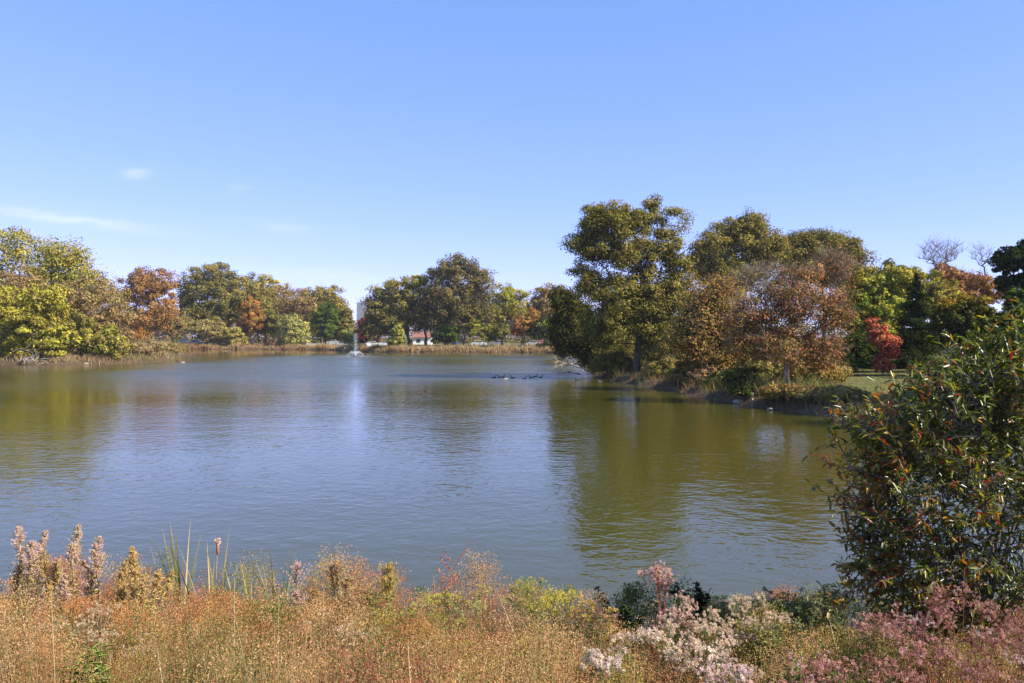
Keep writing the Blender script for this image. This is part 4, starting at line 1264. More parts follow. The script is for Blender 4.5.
def puff(bag, c, r, n, col, rng, up=.3, size=.45, s=.12):
    """fluffy seed head: tiny faces pointing outwards"""
    c = np.atleast_2d(c)
    m = len(c)
    r = np.broadcast_to(r, (m,))
    d = unit(rng.normal(size=(m, n, 3)) + [0, 0, up])
    P = (c[:, None] + d * r[:, None, None] * (rng.random((m, n, 1)) ** .5) * .8).reshape(-1, 3)
    ax = d.reshape(-1, 3)
    L = np.repeat(r, n) * size * 2 * rng.uniform(.6, 1.2, m * n)
    V, Fc = leaf_quads(P, ax, rand_dirs(m * n, rng), L, L * .5)
    bag.add(V, Fc, jitcol(rng, col, m * n, s))


def stemlets(p0, p1, r0, r1, sides=4): return tubes(p0, p1, r0, r1, sides)


CLEAR = []


def fg_pos(px, Y):
    x = wx(px, Y); return x, Y, gz(x, Y)


# ---- meadow mass ----------------------------------------------------------
MEADOW = {
    'rust': [(.50, .23, .10), (.42, .16, .07), (.58, .33, .16), (.32, .13, .06)],
    'tan': [(.58, .39, .20), (.52, .31, .15), (.66, .49, .28), (.42, .26, .12)],
    'gold': [(.50, .39, .11), (.43, .31, .09), (.58, .47, .16), (.34, .28, .08)],
    'olive': [(.24, .24, .07), (.30, .30, .09), (.17, .18, .05), (.38, .33, .12)],
    'wine': [(.38, .15, .10), (.30, .10, .07), (.46, .23, .15), (.52, .33, .20)],
    'green': [(.12, .17, .045), (.17, .22, .06), (.08, .12, .03), (.22, .22, .08)],
}
KEYS = list(MEADOW)


def meadow():
    rng = np.random.default_rng(303)
    n = 3700
    y = 1.9 + (10.25 - 1.9) * rng.random(n) ** .8
    x = (rng.random(n) * 2 - 1) * (1.8 + y * .70)
    d = shore_dist(x, y)
    keep = d > .05
    x, y, d = x[keep], y[keep], d[keep]; n = len(x)
    g = ground_z(x, y)
    nm = 520
    my = 2.2 + 8.3 * rng.random(nm) ** .85; mx_ = (rng.random(nm) * 2 - 1) * (1.8 + my * .70)
    mR = rng.uniform(.28, .62, nm); mH = rng.uniform(.34, .92, nm) + (mR - .45) * .5
    p1_ = N1.fbm(mx_ * .6 + 5, my * .6, 2); p2_ = N2.fbm(mx_ * .6, my * .8 + 9, 2)
    W = np.zeros((nm, len(KEYS)))
    W[:, 0] = 1.0 + 3.0 * (p1_ - .5) + np.clip(-mx_ * .15, -.8, .5)
    W[:, 1] = .75 + 2.0 * (p2_ - .5)
    W[:, 2] = .5 + 2.0 * (.5 - p1_) + .7 * np.exp(-((mx_ + .6) / 1.0) ** 2)
    W[:, 3] = .45 + 2.0 * (.5 - p2_) + np.clip(mx_ * .30, -.35, 1.0)
    W[:, 4] = .35 + 2.0 * (p2_ - .5) + .8 * np.exp(-((mx_ - .2) / .8) ** 2)
    W[:, 5] = .15 + 1.2 * (.5 - p2_) + np.clip(mx_ * .30, -.15, 1.0)
    W = np.clip(W, 0, None) ** 1.6 + .01; W /= W.sum(1, keepdims=True)
    mt = (rng.random(nm)[:, None] > np.cumsum(W, 1)).sum(1).clip(0, len(KEYS) - 1)
    q_ = ((x[:, None] - mx_) ** 2 + (y[:, None] - my) ** 2) / mR ** 2
    hm = np.where(q_ < 1, mH * np.sqrt(np.clip(1 - q_ * .93, 0, 1)), 0)
    bi = hm.argmax(1); hb = hm.max(1)
    h = np.maximum(hb, .16) * rng.normal(1, .07, n)
    typ = np.where(rng.random(n) < .82, mt[bi], rng.integers(0, 6, n))
    h *= 1 - .30 * smooth01((x / y + .08) / .3)
    for qx, qy, qh in CLEAR:
        ray = np.abs(x / y - qx / qy) * qy
        f = np.where((y < qy + .15) & (y > qy - 1.6), smooth01(1 - ray / .32), 0)
        h = np.minimum(h, h * (1 - f) + f * np.maximum(.16, np.minimum(h, (CZ - (CZ - (gz(qx, qy) + qh * .45)) * y / qy) - g)))
    R = rng.uniform(.12, .22, n)
    m = 235
    # leaf positions: a lumpy dome around each plant
    dirs = rng.normal(size=(n, m, 3)); dirs[:, :, 2] = np.abs(dirs[:, :, 2]) * .9 - .25
    dirs = unit(dirs)
    rr = rng.random((n, m, 1)) ** .45
    # sprays: pull leaves towards a dozen directions per plant
    sp_ = unit(rng.normal(size=(n, 14, 3)) + [0, 0, .7])
    pick = rng.integers(0, 14, (n, m))
    sd_ = np.take_along_axis(sp_, pick[:, :, None], axis=1)
    dirs = unit(dirs * .38 + sd_)
    P = np.stack([x, y, g + h - R * .8], 1)[:, None] + dirs * rr * R[:, None, None] * np.array([1.15, 1.15, 1.35])
    low = rng.random((n, m)) < .05
    P[:, :, 2] = np.where(low, g[:, None] + rng.random((n, m)) * h[:, None] * .7, P[:, :, 2])
    P = P.reshape(-1, 3)
    pal = np.array([MEADOW[k] for k in KEYS])
    ci = rng.integers(0, 4, (n, m))
    typl = np.where(rng.random((n, m)) < .12, rng.integers(0, 6, (n, m)), typ[:, None])
    col = pal[typl, ci]
    col = .65 * col + .35 * pal[typ].mean(1)[:, None]
    col = col * rng.normal(.92, .14, (n, m, 1)) * rng.normal(1, .10, (n, 1, 1))
    col = col.reshape(-1, 3) * np.array([1.05, .98, .90])
    k = len(P)
    ax = unit(dirs.reshape(-1, 3) + rng.normal(size=(k, 3)) * .7)
    sz = rng.uniform(.011, .021, k) * np.repeat(np.where(typ == 5, 1.5, 1.0), m)
    sz *= np.clip(P[:, 1] / 7.5, .62, 1.15)
    V, Fc = leaf_quads(P, ax, rng.normal(size=(k, 3)) + [0, -.2, .5], sz, sz * rng.uniform(.28, .6, k))
    bag = Bag(); bag.add(V, Fc, col)
    # stems
    q = 6
    b0 = np.stack([x, y, g], 1)[:, None] + rng.normal(size=(n, q, 3)) * [.03, .03, 0]
    tip = np.stack([x, y, g + h - R * .8], 1)[:, None] + sp_[:, :q] * R[:, None, None] * rng.uniform(.7, 1.15, (n, q, 1))
    V, Fc = tubes(b0.reshape(-1, 3), tip.reshape(-1, 3), .0028, .0014, 3)
    sc = np.array([(.36, .22, .10), (.42, .30, .14), (.30, .26, .08), (.20, .20, .06), (.28, .09, .05), (.12, .15, .04)])[typ]
    bag.add(V, Fc, np.repeat(np.repeat(sc, q, axis=0), 3, axis=0))
    # dry arching stalks with a spray of seed that rise through the growth
    ks = 650
    si = rng.integers(0, n, ks)
    b0 = np.stack([x[si], y[si], g[si]], 1)
    tp = b0 + np.stack([rng.normal(size=ks) * .10, rng.normal(size=ks) * .10, h[si] * rng.uniform(.95, 1.28, ks) + .03], 1)
    md = (b0 + tp) / 2 + rng.normal(size=(ks, 3)) * [.03, .03, .0]
    sc2 = np.array([(.62, .48, .28), (.50, .30, .16), (.42, .38, .18), (.45, .20, .12)])[rng.integers(0, 4, ks)]
    for a_, c_ in ((b0, md), (md, tp)):
        V, Fc = tubes(a_, c_, .0026, .0016, 3); bag.add(V, Fc, np.repeat(sc2, 3, axis=0))
    kk = 26
    t_ = rng.random((ks, kk, 1)) * .55 + .45
    Ps = md[:, None] * (1 - t_) + tp[:, None] * t_ + rng.normal(size=(ks, kk, 3)) * .016
    s2 = rng.uniform(.006, .014, ks * kk)
    V, Fc = leaf_quads(Ps.reshape(-1, 3), rng.normal(size=(ks * kk, 3)) * .6 + [0, 0, .8], rand_dirs(ks * kk, rng), s2, s2 * .45)
    bag.add(V, Fc, np.repeat(sc2 * 1.08, kk, axis=0) * rng.normal(1, .12, (ks * kk, 1)))
    # thatch of dry blades low down
    k = 8000
    bx_ = (rng.random(k) * 2 - 1) * 10; by_ = 1.9 + rng.random(k) * 8.5
    mk = shore_dist(bx_, by_) > -.25
    bx_, by_ = bx_[mk], by_[mk]; k = len(bx_)
    base = np.stack([bx_, by_, ground_z(bx_, by_) - .02], 1)
    dd = rng.normal(size=(k, 3)) * [.4, .4, .1] + [0, 0, 1]
    V, Fc = blades(base, dd, rng.uniform(.22, .62, k), rng.uniform(.005, .011, k), rng.uniform(.1, .7, k), 3, rng)
    cc = np.array([(.34, .25, .11), (.20, .20, .06), (.26, .15, .06), (.44, .36, .18)])[rng.integers(0, 4, k)]
    bag.add(V, Fc, np.repeat(cc, 3, axis=0))
    o = bag.build('meadow_plants', M_GRASS)
    tag(o, kind='stuff', label='dense rust, tan and olive wild meadow growth covering the near bank', cat='meadow')


# ---- single plants -------------------------------------------------------
def side_leaves(bag, stems, rng, n, L, W, col, zmin=.1, zmax=.85, droop=.2):
    """small leaves on a list of (p0,p1) stems"""
    a = np.array([s[0] for s in stems]); b = np.array([s[1] for s in stems])
    i = rng.integers(0, len(a), n); t = rng.uniform(zmin, zmax, n)[:, None]
    P = a[i] * (1 - t) + b[i] * t
    d = rng.normal(size=(n, 3)) * [1, 1, .3] + [0, 0, .45]
    V, Fc = folded_leaves(P, d, rand_dirs(n, rng) * .4 + [0, 0, 1], L * rng.uniform(.6, 1.2, n), W * rng.uniform(.7, 1.2, n), .2, droop)
    bag.add(V, Fc, np.repeat(jitcol(rng, col, n, .2), 2, axis=0))


def plume_plant(px, top, Y, label, seed, w=.055, pl=.34, col=(.58, .40, .30), leafcol=(.34, .27, .07), nplume=1, spread=.12, group=None, lean=0.0, density=1.0, stem=None, name='goldenrod_plant', cat='wild plant'):
    rng = np.random.default_rng(seed)
    x, y, z = fg_pos(px, Y); H = wz(top, Y) - z; CLEAR.append((x, Y, H))
    root = empty(name, (x, y, z), label, cat, group)
    sb = []; fl = Bag(); lf = Bag(); P0, P1, R0, R1 = [], [], [], []
    for k in range(nplume):
        hh = H * (1 if k == 0 else rng.uniform(.72, .97))
        ox, oy = (0, 0) if k == 0 else rng.normal(size=2) * spread
        pts = [np.array([ox * .4 * t + (ox * .6 * t ** 2) + lean * hh * t * t, oy * t, hh * t]) for t in np.linspace(0, 1, 7)]
        for a, b in zip(pts[:-1], pts[1:]): P0.append(a); P1.append(b); R0.append(.0042); R1.append(.0032); sb.append((a, b))
        # plume: ascending branchlets shrinking upward
        L = pl * rng.uniform(.8, 1.1)
        ns = int(26 * density)
        t = rng.random(ns) ** .8
        ang = rng.random(ns) * 2 * PI
        bz_ = hh - L * (1 - t)
        ln = w * (1.75 - 1.6 * t) * rng.uniform(.5, 1.5, ns) + .006
        top_x = pts[-1][0]; bx0 = pts[4][0]
        cx = bx0 + (top_x - bx0) * np.clip((bz_ / hh - .66) / .34, 0, 1)
        a = np.stack([cx, np.full(ns, pts[-1][1]), bz_], 1)
        b = a + np.stack([np.cos(ang) * ln, np.sin(ang) * ln, ln * 1.3], 1)
        P0 += list(a); P1 += list(b); R0 += [.0015] * ns; R1 += [.0008] * ns
        q = int(20)
        tt = rng.random((ns, q, 1))
        C = (a[:, None] * (1 - tt) + b[:, None] * tt).reshape(-1, 3)
        puff(fl, C, .011, 2, col, rng, .4, .8, .14)
    side_leaves(lf, sb, rng, int(90 * nplume), .06, .014, leafcol, .05, .95, .3)
    V, Fc = tubes(P0, P1, R0, R1, 4)
    obj('stem', mesh_np('stem', V, Fc, 4), stem or M_DRYSTEM, root)
    fl.build('plume', M_FLUFF, root); lf.build('foliage', M_LEAF, root)
    return root


def head_plant(name, px, top, Y, label, seed, nst=9, spread=.22, col=(.7, .62, .55), headr=.012, heads=16, cr=.055, stem=None, leafcol=(.12, .15, .04), nleaf=90, leafL=.05,
               leafW=.010, flat=.5, group=None, cat='wild flower', puffn=16, hvar=.75, blossom='blossom', ld=.3, stemr=.004, rise=.6, mix=None):
    """a clump of upright stems topped by flat or domed clusters of fluffy heads"""
    rng = np.random.default_rng(seed)
    x, y, z = fg_pos(px, Y); H = wz(top, Y) - z; CLEAR.append((x, Y, H))
    headr *= 1.5; cr *= 1.1; puffn = int(puffn * 1.5)
    root = empty(name, (x, y, z), label, cat, group)
    fl = Bag(); lf = Bag(); P0, P1, R0, R1 = [], [], [], []; sb = []
    for k in range(nst):
        hh = H * (1 if k == 0 else rng.uniform(hvar, 1.0))
        ox, oy = rng.normal(size=2) * spread * (.15 if k == 0 else 1)
        pts = [np.array([ox * (.35 * t + .65 * t * t), oy * (.35 * t + .65 * t * t), hh * t]) + rng.normal(size=3) * .006 for t in np.linspace(0, 1, 6)]
        pts[-1][2] -= cr * .3
        for i, (a, b) in enumerate(zip(pts[:-1], pts[1:])):
            P0.append(a); P1.append(b); R0.append(stemr * (1 - i * .1)); R1.append(stemr * (.9 - i * .1)); sb.append((a, b))
        # branching top
        nb = max(4, heads // 3)
        base = pts[-2] + (pts[-1] - pts[-2]) * rng.random((nb, 1)) * .8
        an = rng.random(nb) * 2 * PI; rad_ = cr * np.sqrt(rng.random(nb)) * 1.3
        tip = pts[-1] + np.stack([np.cos(an) * rad_, np.sin(an) * rad_, -rad_ ** 2 / cr * flat + rng.normal(size=nb) * .012 + cr * .2], 1)
        P0 += list(base); P1 += list(tip); R0 += [stemr * .5] * nb; R1 += [stemr * .25] * nb
        for j in range(3):
            C = tip + rng.normal(size=(nb, 3)) * [headr * 1.3, headr * 1.3, headr * .8]
            cc_ = np.array(col) * rng.choice([.62, .85, 1.0, 1.0, 1.25])
            if mix is not None and rng.random() < .4: cc_ = np.array(mix[rng.integers(0, len(mix))])
            puff(fl, C, headr * rng.uniform(.7, 1.25, nb), puffn, cc_, rng, .5, .36, .13)
    side_leaves(lf, sb, rng, nleaf * nst // 4, leafL, leafW, leafcol, .05, .9, ld)
    V, Fc = tubes(P0, P1, R0, R1, 4)
    obj('stem', mesh_np('stem', V, Fc, 4), stem or M_GREENSTEM, root)
    fl.build(blossom, M_FLUFF, root); lf.build('foliage', M_LEAF, root)
    return root


def leafy_plant(name, px, top, Y, label, seed, nst=10, spread=.22, leafcol=(.1, .13, .04), n=700, L=.05, W=.018, stem=None, hvar=.6, tips=None, cat='wild plant', group=None):
    rng = np.random.default_rng(seed)
    x, y, z = fg_pos(px, Y); H = wz(top, Y) - z; CLEAR.append((x, Y, H))
    root = empty(name, (x, y, z), label, cat, group)
    P0, P1, sb = [], [], []
    lf = Bag()
    ends = []
    for k in range(nst):
        hh = H * (1 if k == 0 else rng.uniform(hvar, 1))
        ox, oy = rng.normal(size=2) * spread * (.3 if k == 0 else 1)
        pts = [np.array([ox * t, oy * t, hh * t]) + rng.normal(size=3) * .01 for t in np.linspace(0, 1, 5)]
        for a, b in zip(pts[:-1], pts[1:]): P0.append(a); P1.append(b); sb.append((a, b))
        for j in range(9):
            s = pts[2] + (pts[4] - pts[2]) * rng.random()
            e = s + unit(rng.normal(size=3) * [1, 1, .4] + [0, 0, .7]) * hh * rng.uniform(.06, .16)
            P0.append(s); P1.append(e); sb += [(s, e)] * 3; ends.append(e)
    side_leaves(lf, sb, rng, n, L, W, leafcol, 0.05, 1.0, .25)
    V, Fc = tubes(P0, P1, .003, .002, 4)
    obj('stem', mesh_np('stem', V, Fc, 4), stem or M_GREENSTEM, root)
    lf.build('foliage', M_LEAF, root)
    if tips is not None:
        fl = Bag(); puff(fl, np.array(ends), .012, 16, tips, rng, .4, .5, .15); fl.build('blossom', M_FLUFF, root)
    return root


def cattail(px, top, Y, label, seed, nb=9, heads=0, spread=.07, green=(.13, .19, .05)):
    rng = np.random.default_rng(seed)
    x, y, z = fg_pos(px, Y); z = max(z, 0) - .03; H = wz(top, Y) - z
    root = empty('cattail', (x, y, z), label, 'cattail'); CLEAR.append((x, Y, H * .8)); CLEAR.append((x + .15, Y, H * .8))
    for k in range(nb):
        b = np.array([[rng.normal() * spread * .4, rng.normal() * spread * .4, 0]])
        d = np.array([[rng.normal() * .14 + b[0, 0] * 1.2, rng.normal() * .1, 1.0]])
        L = H * (1.0 if k == 0 else rng.uniform(.72, .98))
        V, Fc = blades(b, d, L, rng.uniform(.019, .032), (.05 if rng.random() < .75 else .22), 8, rng)
        g = np.array(green) * rng.uniform(.6, 1.5) if rng.random() < .7 else np.array((.42, .36, .15)) * rng.uniform(.7, 1.2)
        nf = len(Fc) // 4
        t = np.linspace(0, 1, nf)[:, None]
        c = g * (1 - t ** 3) + np.array((.40, .30, .13)) * t ** 3
        bg_ = Bag(); bg_.add(V, Fc, c); bg_.build('leaf', M_GRASS, root)
    for k in range(heads):
        hx = rng.normal() * .03 + .05
        hz = H * .86
        V, Fc, lt = loft([(0, 0, 0), (hx * .5, 0, hz * .5), (hx, 0, hz)], [.005, .004, .004], 6)
        obj('stem', mesh_np('stem', V, Fc, lt), M_DRYSTEM, root)
        V, Fc, lt = loft([(hx, 0, hz - .17), (hx, 0, hz - .16), (hx, 0, hz - .04), (hx, 0, hz - .02)], [.005, .016, .017, .006], 10)
        obj('seed_head', mesh_np('seed_head', V, Fc, lt, smooth=True), flat_mat('cattail_brown', (.34, .13, .06), .9), root)
        f = Bag(); puff(f, np.array([[hx, 0, hz], [hx + .01, 0, hz - .03]]), .035, 60, (.72, .58, .45), rng, .8, .5); f.build('fluff', M_FLUFF, root)
    return root


def foreground():
    P = plume_plant
    tanp = (.66, .50, .37); pinkp = (.68, .51, .42); gold = (.62, .46, .20)
    gl = 'tall feathery seed plumes at the left of the near bank'
    spec = [(-14, 545, 8.8, tanp, 2, 'tan plume plant half cut by the left edge of the photo'),
            (11, 548, 8.8, tanp, 2, 'tan feathery plume nearest the left edge'),
            (23, 528, 8.6, pinkp, 2, 'tallest pink-tan plume near the left edge'),
            (33, 532, 8.9, pinkp, 1, 'slim pink plume just right of the tallest left plume'),
            (47, 552, 8.5, gold, 2, 'golden leafy plume plant in the left plume row'),
            (66, 526, 8.7, tanp, 2, 'tall tan plume with a knobbed tip, second peak of the left row'),
            (75, 545, 8.4, tanp, 1, 'short plume leaning right beside the second peak'),
            (88, 538, 8.7, pinkp, 2, 'pair of pink-tan plumes at the third peak of the left row'),
            (99, 545, 8.5, pinkp, 1, 'pale pink plume right of the third peak'),
            (118, 560, 8.6, gold, 2, 'low golden plume plant between the pink plumes and the arching one'),
            (136, 549, 8.3, gold, 3, 'golden-brown arching plumes at the right end of the left row'),
            (150, 572, 8.0, gold, 2, 'small golden plume right below the arching ones')]
    for i, (px, top, Y, c, k, lab) in enumerate(spec):
        P(px, top, Y, lab, 400 + i, nplume=k + 1, col=c, w=.05, pl=.34, density=1.7, group=gl, lean=(.10 if i % 2 else -.04), leafcol=(.50, .40, .14), spread=.09)
    # cattails
    cattail(181, 512, 9.6, 'slim cattail clump with one tall split leaf, leftmost of the three', 21, 9, 0, .05)
    cattail(213, 524, 9.6, 'cattail clump carrying the brown bursting seed head', 22, 17, 1, .14)
    cattail(278, 530, 9.4, 'cattail clump with thick green leaves, rightmost of the three', 23, 14, 0, .08, (.12, .2, .05))
    cattail(246, 556, 9.5, 'short sparse cattail leaves between the two larger clumps', 24, 6, 0, .12, (.07, .1, .04))
    # plumes centre
    P(297, 566, 8.2, 'pointed pale pink plume right of the cattails', 430, w=.085, pl=.26, col=(.66, .48, .42), nplume=2, density=1.6, spread=.06, leafcol=(.2, .22, .06))
    P(338, 563, 8.3, 'tan plume with arching side sprays left of the yellow-green plumes', 431, w=.09, pl=.25, col=(.58, .40, .22), nplume=3, density=1.3, spread=.12)
    P(388, 566, 8.2, 'yellow-tan arching plumes left of the red-leaved sapling', 432, w=.08, pl=.22, col=(.52, .40, .14), nplume=4, density=1.2, spread=.16, leafcol=(.3, .3, .08))
    # red sapling
    rng = np.random.default_rng(55)
    x, y, z = fg_pos(436, 8.0); H = wz(552, 8.0) - z
    root = empty('sapling', (x, y, z), 'thin sapling with small russet leaves rising over the water in the centre', 'sapling')
    P0, P1, sb = [], [], []
    pts = [np.array([-.06 + .30 * t ** 2, 0, H * t * .97]) for t in np.linspace(0, 1, 8)]
    for a, b in zip(pts[:-1], pts[1:]): P0.append(a); P1.append(b)
    sb += list(zip(pts[4:-1], pts[5:]))
    for k in range(13):
        s = pts[3 + k % 4] + (pts[4 + k % 4] - pts[3 + k % 4]) * rng.random()
        e = s + unit(np.array([rng.choice([-1, 1]) * rng.uniform(.4, 1), rng.normal() * .5, .75])) * rng.uniform(.12, .26)
        P0.append(s); P1.append(e); sb += [(s, e)] * 2
    V, Fc = tubes(P0, P1, .003, .0018, 4)
    obj('stem', mesh_np('stem', V, Fc, 4), M_REDSTEM, root)
    lf = Bag(); side_leaves(lf, sb, rng, 120, .034, .018, (.44, .17, .10), .2, 1.0, .2); lf.build('foliage', M_LEAF, root)
    # yellow goldenrods in the centre
    Hd = head_plant
    yel = (.58, .50, .11)
    Hd('goldenrod_plant', 447, 592, 7.6, 'bright yellow-green goldenrod mound right of the red-leaved sapling', 61, 12, .17, (.52, .50, .12), .010, 18, .055, None, (.25, .28, .06), 100, .045, .009)
    Hd('goldenrod_plant', 478, 600, 7.7, 'thin pale yellow goldenrod stems before the dark water', 62, 6, .12, (.50, .48, .18), .009, 10, .04, None, (.25, .28, .08), 60, .04, .008, hvar=.85)
    Hd('goldenrod_plant', 538, 578, 8.0, 'green and gold flat-topped goldenrod at the waterline, tallest of the yellow ones', 63, 12, .20, (.50, .44, .12), .010, 20, .065, None, (.14, .19, .05), 140, .06, .011)
    Hd('goldenrod_plant', 553, 590, 7.6, 'dense bright yellow goldenrod cluster in front of the tallest yellow one', 64, 13, .17, yel, .012, 22, .06, None, (.2, .24, .06), 100, .05, .01)
    Hd('goldenrod_plant', 583, 597, 7.5, 'golden-orange goldenrod heads right of the bright yellow cluster', 65, 8, .12, (.62, .44, .13), .011, 16, .05, None, (.2, .22, .06), 90, .05, .01)
    Hd('wild_flower', 596, 607, 7.3, 'brown-pink seed head plant between the yellow goldenrods and the dark shrub', 66, 8, .13, (.42, .24, .18), .011, 14, .045, None, (.16, .18, .06), 90, .05, .01)
    Hd('goldenrod_plant', 609, 622, 6.9, 'small orange-gold flower head on a slanting dry stem', 67, 4, .10, (.62, .40, .08), .010, 14, .045, M_DRYSTEM, (.3, .25, .08), 60, .04, .01)
    Hd('aster_plant', 583, 655, 5.6, 'left pair of white fluffy aster heads low in the near meadow', 68, 3, .09, (.76, .64, .54), .016, 12, .04, None, (.2, .2, .07), 60, .04, .01, puffn=22)
    Hd('aster_plant', 600, 657, 5.6, 'small white fluffy aster heads right beside the low pair', 69, 3, .05, (.76, .64, .54), .015, 10, .035, None, (.2, .2, .07), 60, .04, .01, puffn=22)
    # dark shrubs
    leafy_plant('dark_shrub', 625, 597, 8.6, 'dark green leafy shrub at the waterline left of the tall pink-tan plume', 70, 14, .20, (.035, .055, .02), 1500, .05, .02)
    leafy_plant('dark_shrub', 697, 586, 8.9, 'dark flat-topped brown-green plant behind the white asters', 71, 9, .14, (.045, .04, .022), 900, .045, .016, M_TWIG, .85, (.06, .04, .03))
    # tall pink tan plume
    Hd('joe_pye_weed', 662, 566, 7.6, 'tall single dried plant with a broom of pink-tan fluff, centre right', 72, 9, .085, (.66, .45, .37), .011, 20, .05, M_REDSTEM, (.25, .16, .07), 40, .05, .01, puffn=18, hvar=.78)
    # white / cream asters
    cream = (.66, .52, .38)
    ga = 'cream and white aster clumps right of centre'
    for i, (px, top, Y, n_, sprd, c, lab) in enumerate([
            (672, 607, 7.4, 13, .19, (.66, .47, .37), 'pinkish cream aster clump below the tall pink-tan plant'),
            (708, 611, 7.3, 15, .20, cream, 'wide cream aster clump in front of the dark flat-topped plant'),
            (741, 596, 7.7, 12, .13, (.66, .54, .38), 'domed cream aster head standing highest against the water'),
            (757, 617, 7.2, 13, .16, cream, 'cream aster clump just below the highest domed head'),
            (650, 630, 6.4, 10, .14, (.76, .60, .46), 'white aster clump with large fluffy heads at its left end'),
            (683, 636, 6.2, 14, .17, (.76, .60, .46), 'broad white aster clump in front of the cream ones'),
            (712, 645, 6.2, 10, .13, (.74, .62, .50), 'white aster stems trailing down right of the broad white clump'),
            (735, 668, 5.3, 9, .13, (.70, .52, .47), 'pinkish white aster clump low at the bottom edge')]):
        Hd('aster_plant', px, top, Y, lab, 80 + i, n_, sprd, c, .0125, 15, .05, None, (.14, .17, .05), 90, .045, .009, group=ga, puffn=20)
    # green-grey plants right of the asters
    leafy_plant('wild_plant', 800, 590, 7.8, 'grey-green bushy plant with brown tips between the asters and the big shrub', 95, 16, .24, (.20, .22, .10), 1700, .035, .012, None, .7, (.34, .18, .12))
    leafy_plant('wild_plant', 838, 592, 7.9, 'slim grey-green plant with brown spikes right of the bushy grey-green one', 96, 11, .17, (.22, .22, .10), 1000, .035, .012, None, .75, (.38, .22, .14))
    leafy_plant('wild_plant', 780, 618, 7.0, 'olive leafy plant with orange specks in front of the grey-green one', 97, 14, .22, (.26, .26, .08), 1300, .035, .012, None, .7, (.45, .22, .08))
    leafy_plant('wild_plant', 93, 655, 5.2, 'bright green narrow-leaved plant low at the bottom left', 98, 9, .07, (.24, .30, .08), 260, .11, .012, None, .8)
    leafy_plant('wild_plant', 795, 655, 5.4, 'fresh green leafy plant at the bottom edge right of the white asters', 99, 10, .15, (.16, .21, .06), 500, .06, .016)
    # cream asters left
    for i, (px, top, Y, lab) in enumerate([(100, 604, 7.2, 'upper cream aster spray in the rust growth at left'), (80, 622, 6.6, 'middle cream aster spray in the rust growth at left'),
                                           (112, 636, 6.1, 'lowest cream aster spray above the bright green leaves at left'), (345, 622, 6.6, 'thin cream spray slanting down in the centre of the rust growth')]):
        Hd('aster_plant', px, top, Y, lab, 110 + i, 9, .17, (.66, .54, .36), .0085, 13, .05, M_DRYSTEM, (.3, .28, .1), 50, .03, .007, flat=.2)
    # joe pye stands
    gj = 'pink joe pye weed stand at the right of the near bank'
    pink = (.50, .28, .235)
    js = [(876, 612, 7.0, 'pink-headed red-stemmed plant at the left end of the stand'), (900, 607, 6.8, 'second pink-headed plant from the left, below the twig of dark leaves'),
          (922, 618, 6.4, 'mauve plant with denser heads left of the tallest pink one'), (941, 592, 6.5, 'tallest pink plant of the stand in front of the shrub'),
          (963, 586, 6.4, 'broad-headed pink plant sharing the peak of the stand'), (984, 604, 6.2, 'pale-tipped pink plant sloping down right of the peak'),
          (948, 640, 5.6, 'low mauve plant in front of the peak of the stand'), (905, 648, 5.4, 'low mauve plant left of centre at the foot of the stand'),
          (872, 655, 5.3, 'pinkish plant with pale tufts at the bottom edge, left foot of the stand'), (1003, 632, 5.8, 'dusky pink plant near the right edge below the shrub'),
          (1024, 620, 5.9, 'pink plant cut by the right edge of the photo'), (828, 655, 5.5, 'wine-red and pink plant left of the stand at the bottom edge'),
          (803, 665, 5.2, 'low wine-pink plant leftmost at the bottom edge'), (985, 660, 5.1, 'low pink plant at the bottom right corner'), (1045, 645, 5.4, 'pink plant just past the right edge')]
    for i, (px, top, Y, lab) in enumerate(js):
        Hd('joe_pye_weed', px, top, Y, lab, 130 + i, 7, .11, tuple(np.array(pink) * (1.15 if i % 3 == 0 else .95 if i % 3 == 1 else 1.0)), .0115, 20, .06, M_REDSTEM, (.22, .17, .07), 50, .055, .013,
           group=gj, puffn=15, flat=.7, mix=[(.64, .50, .42), (.26, .11, .10), (.36, .18, .14)])


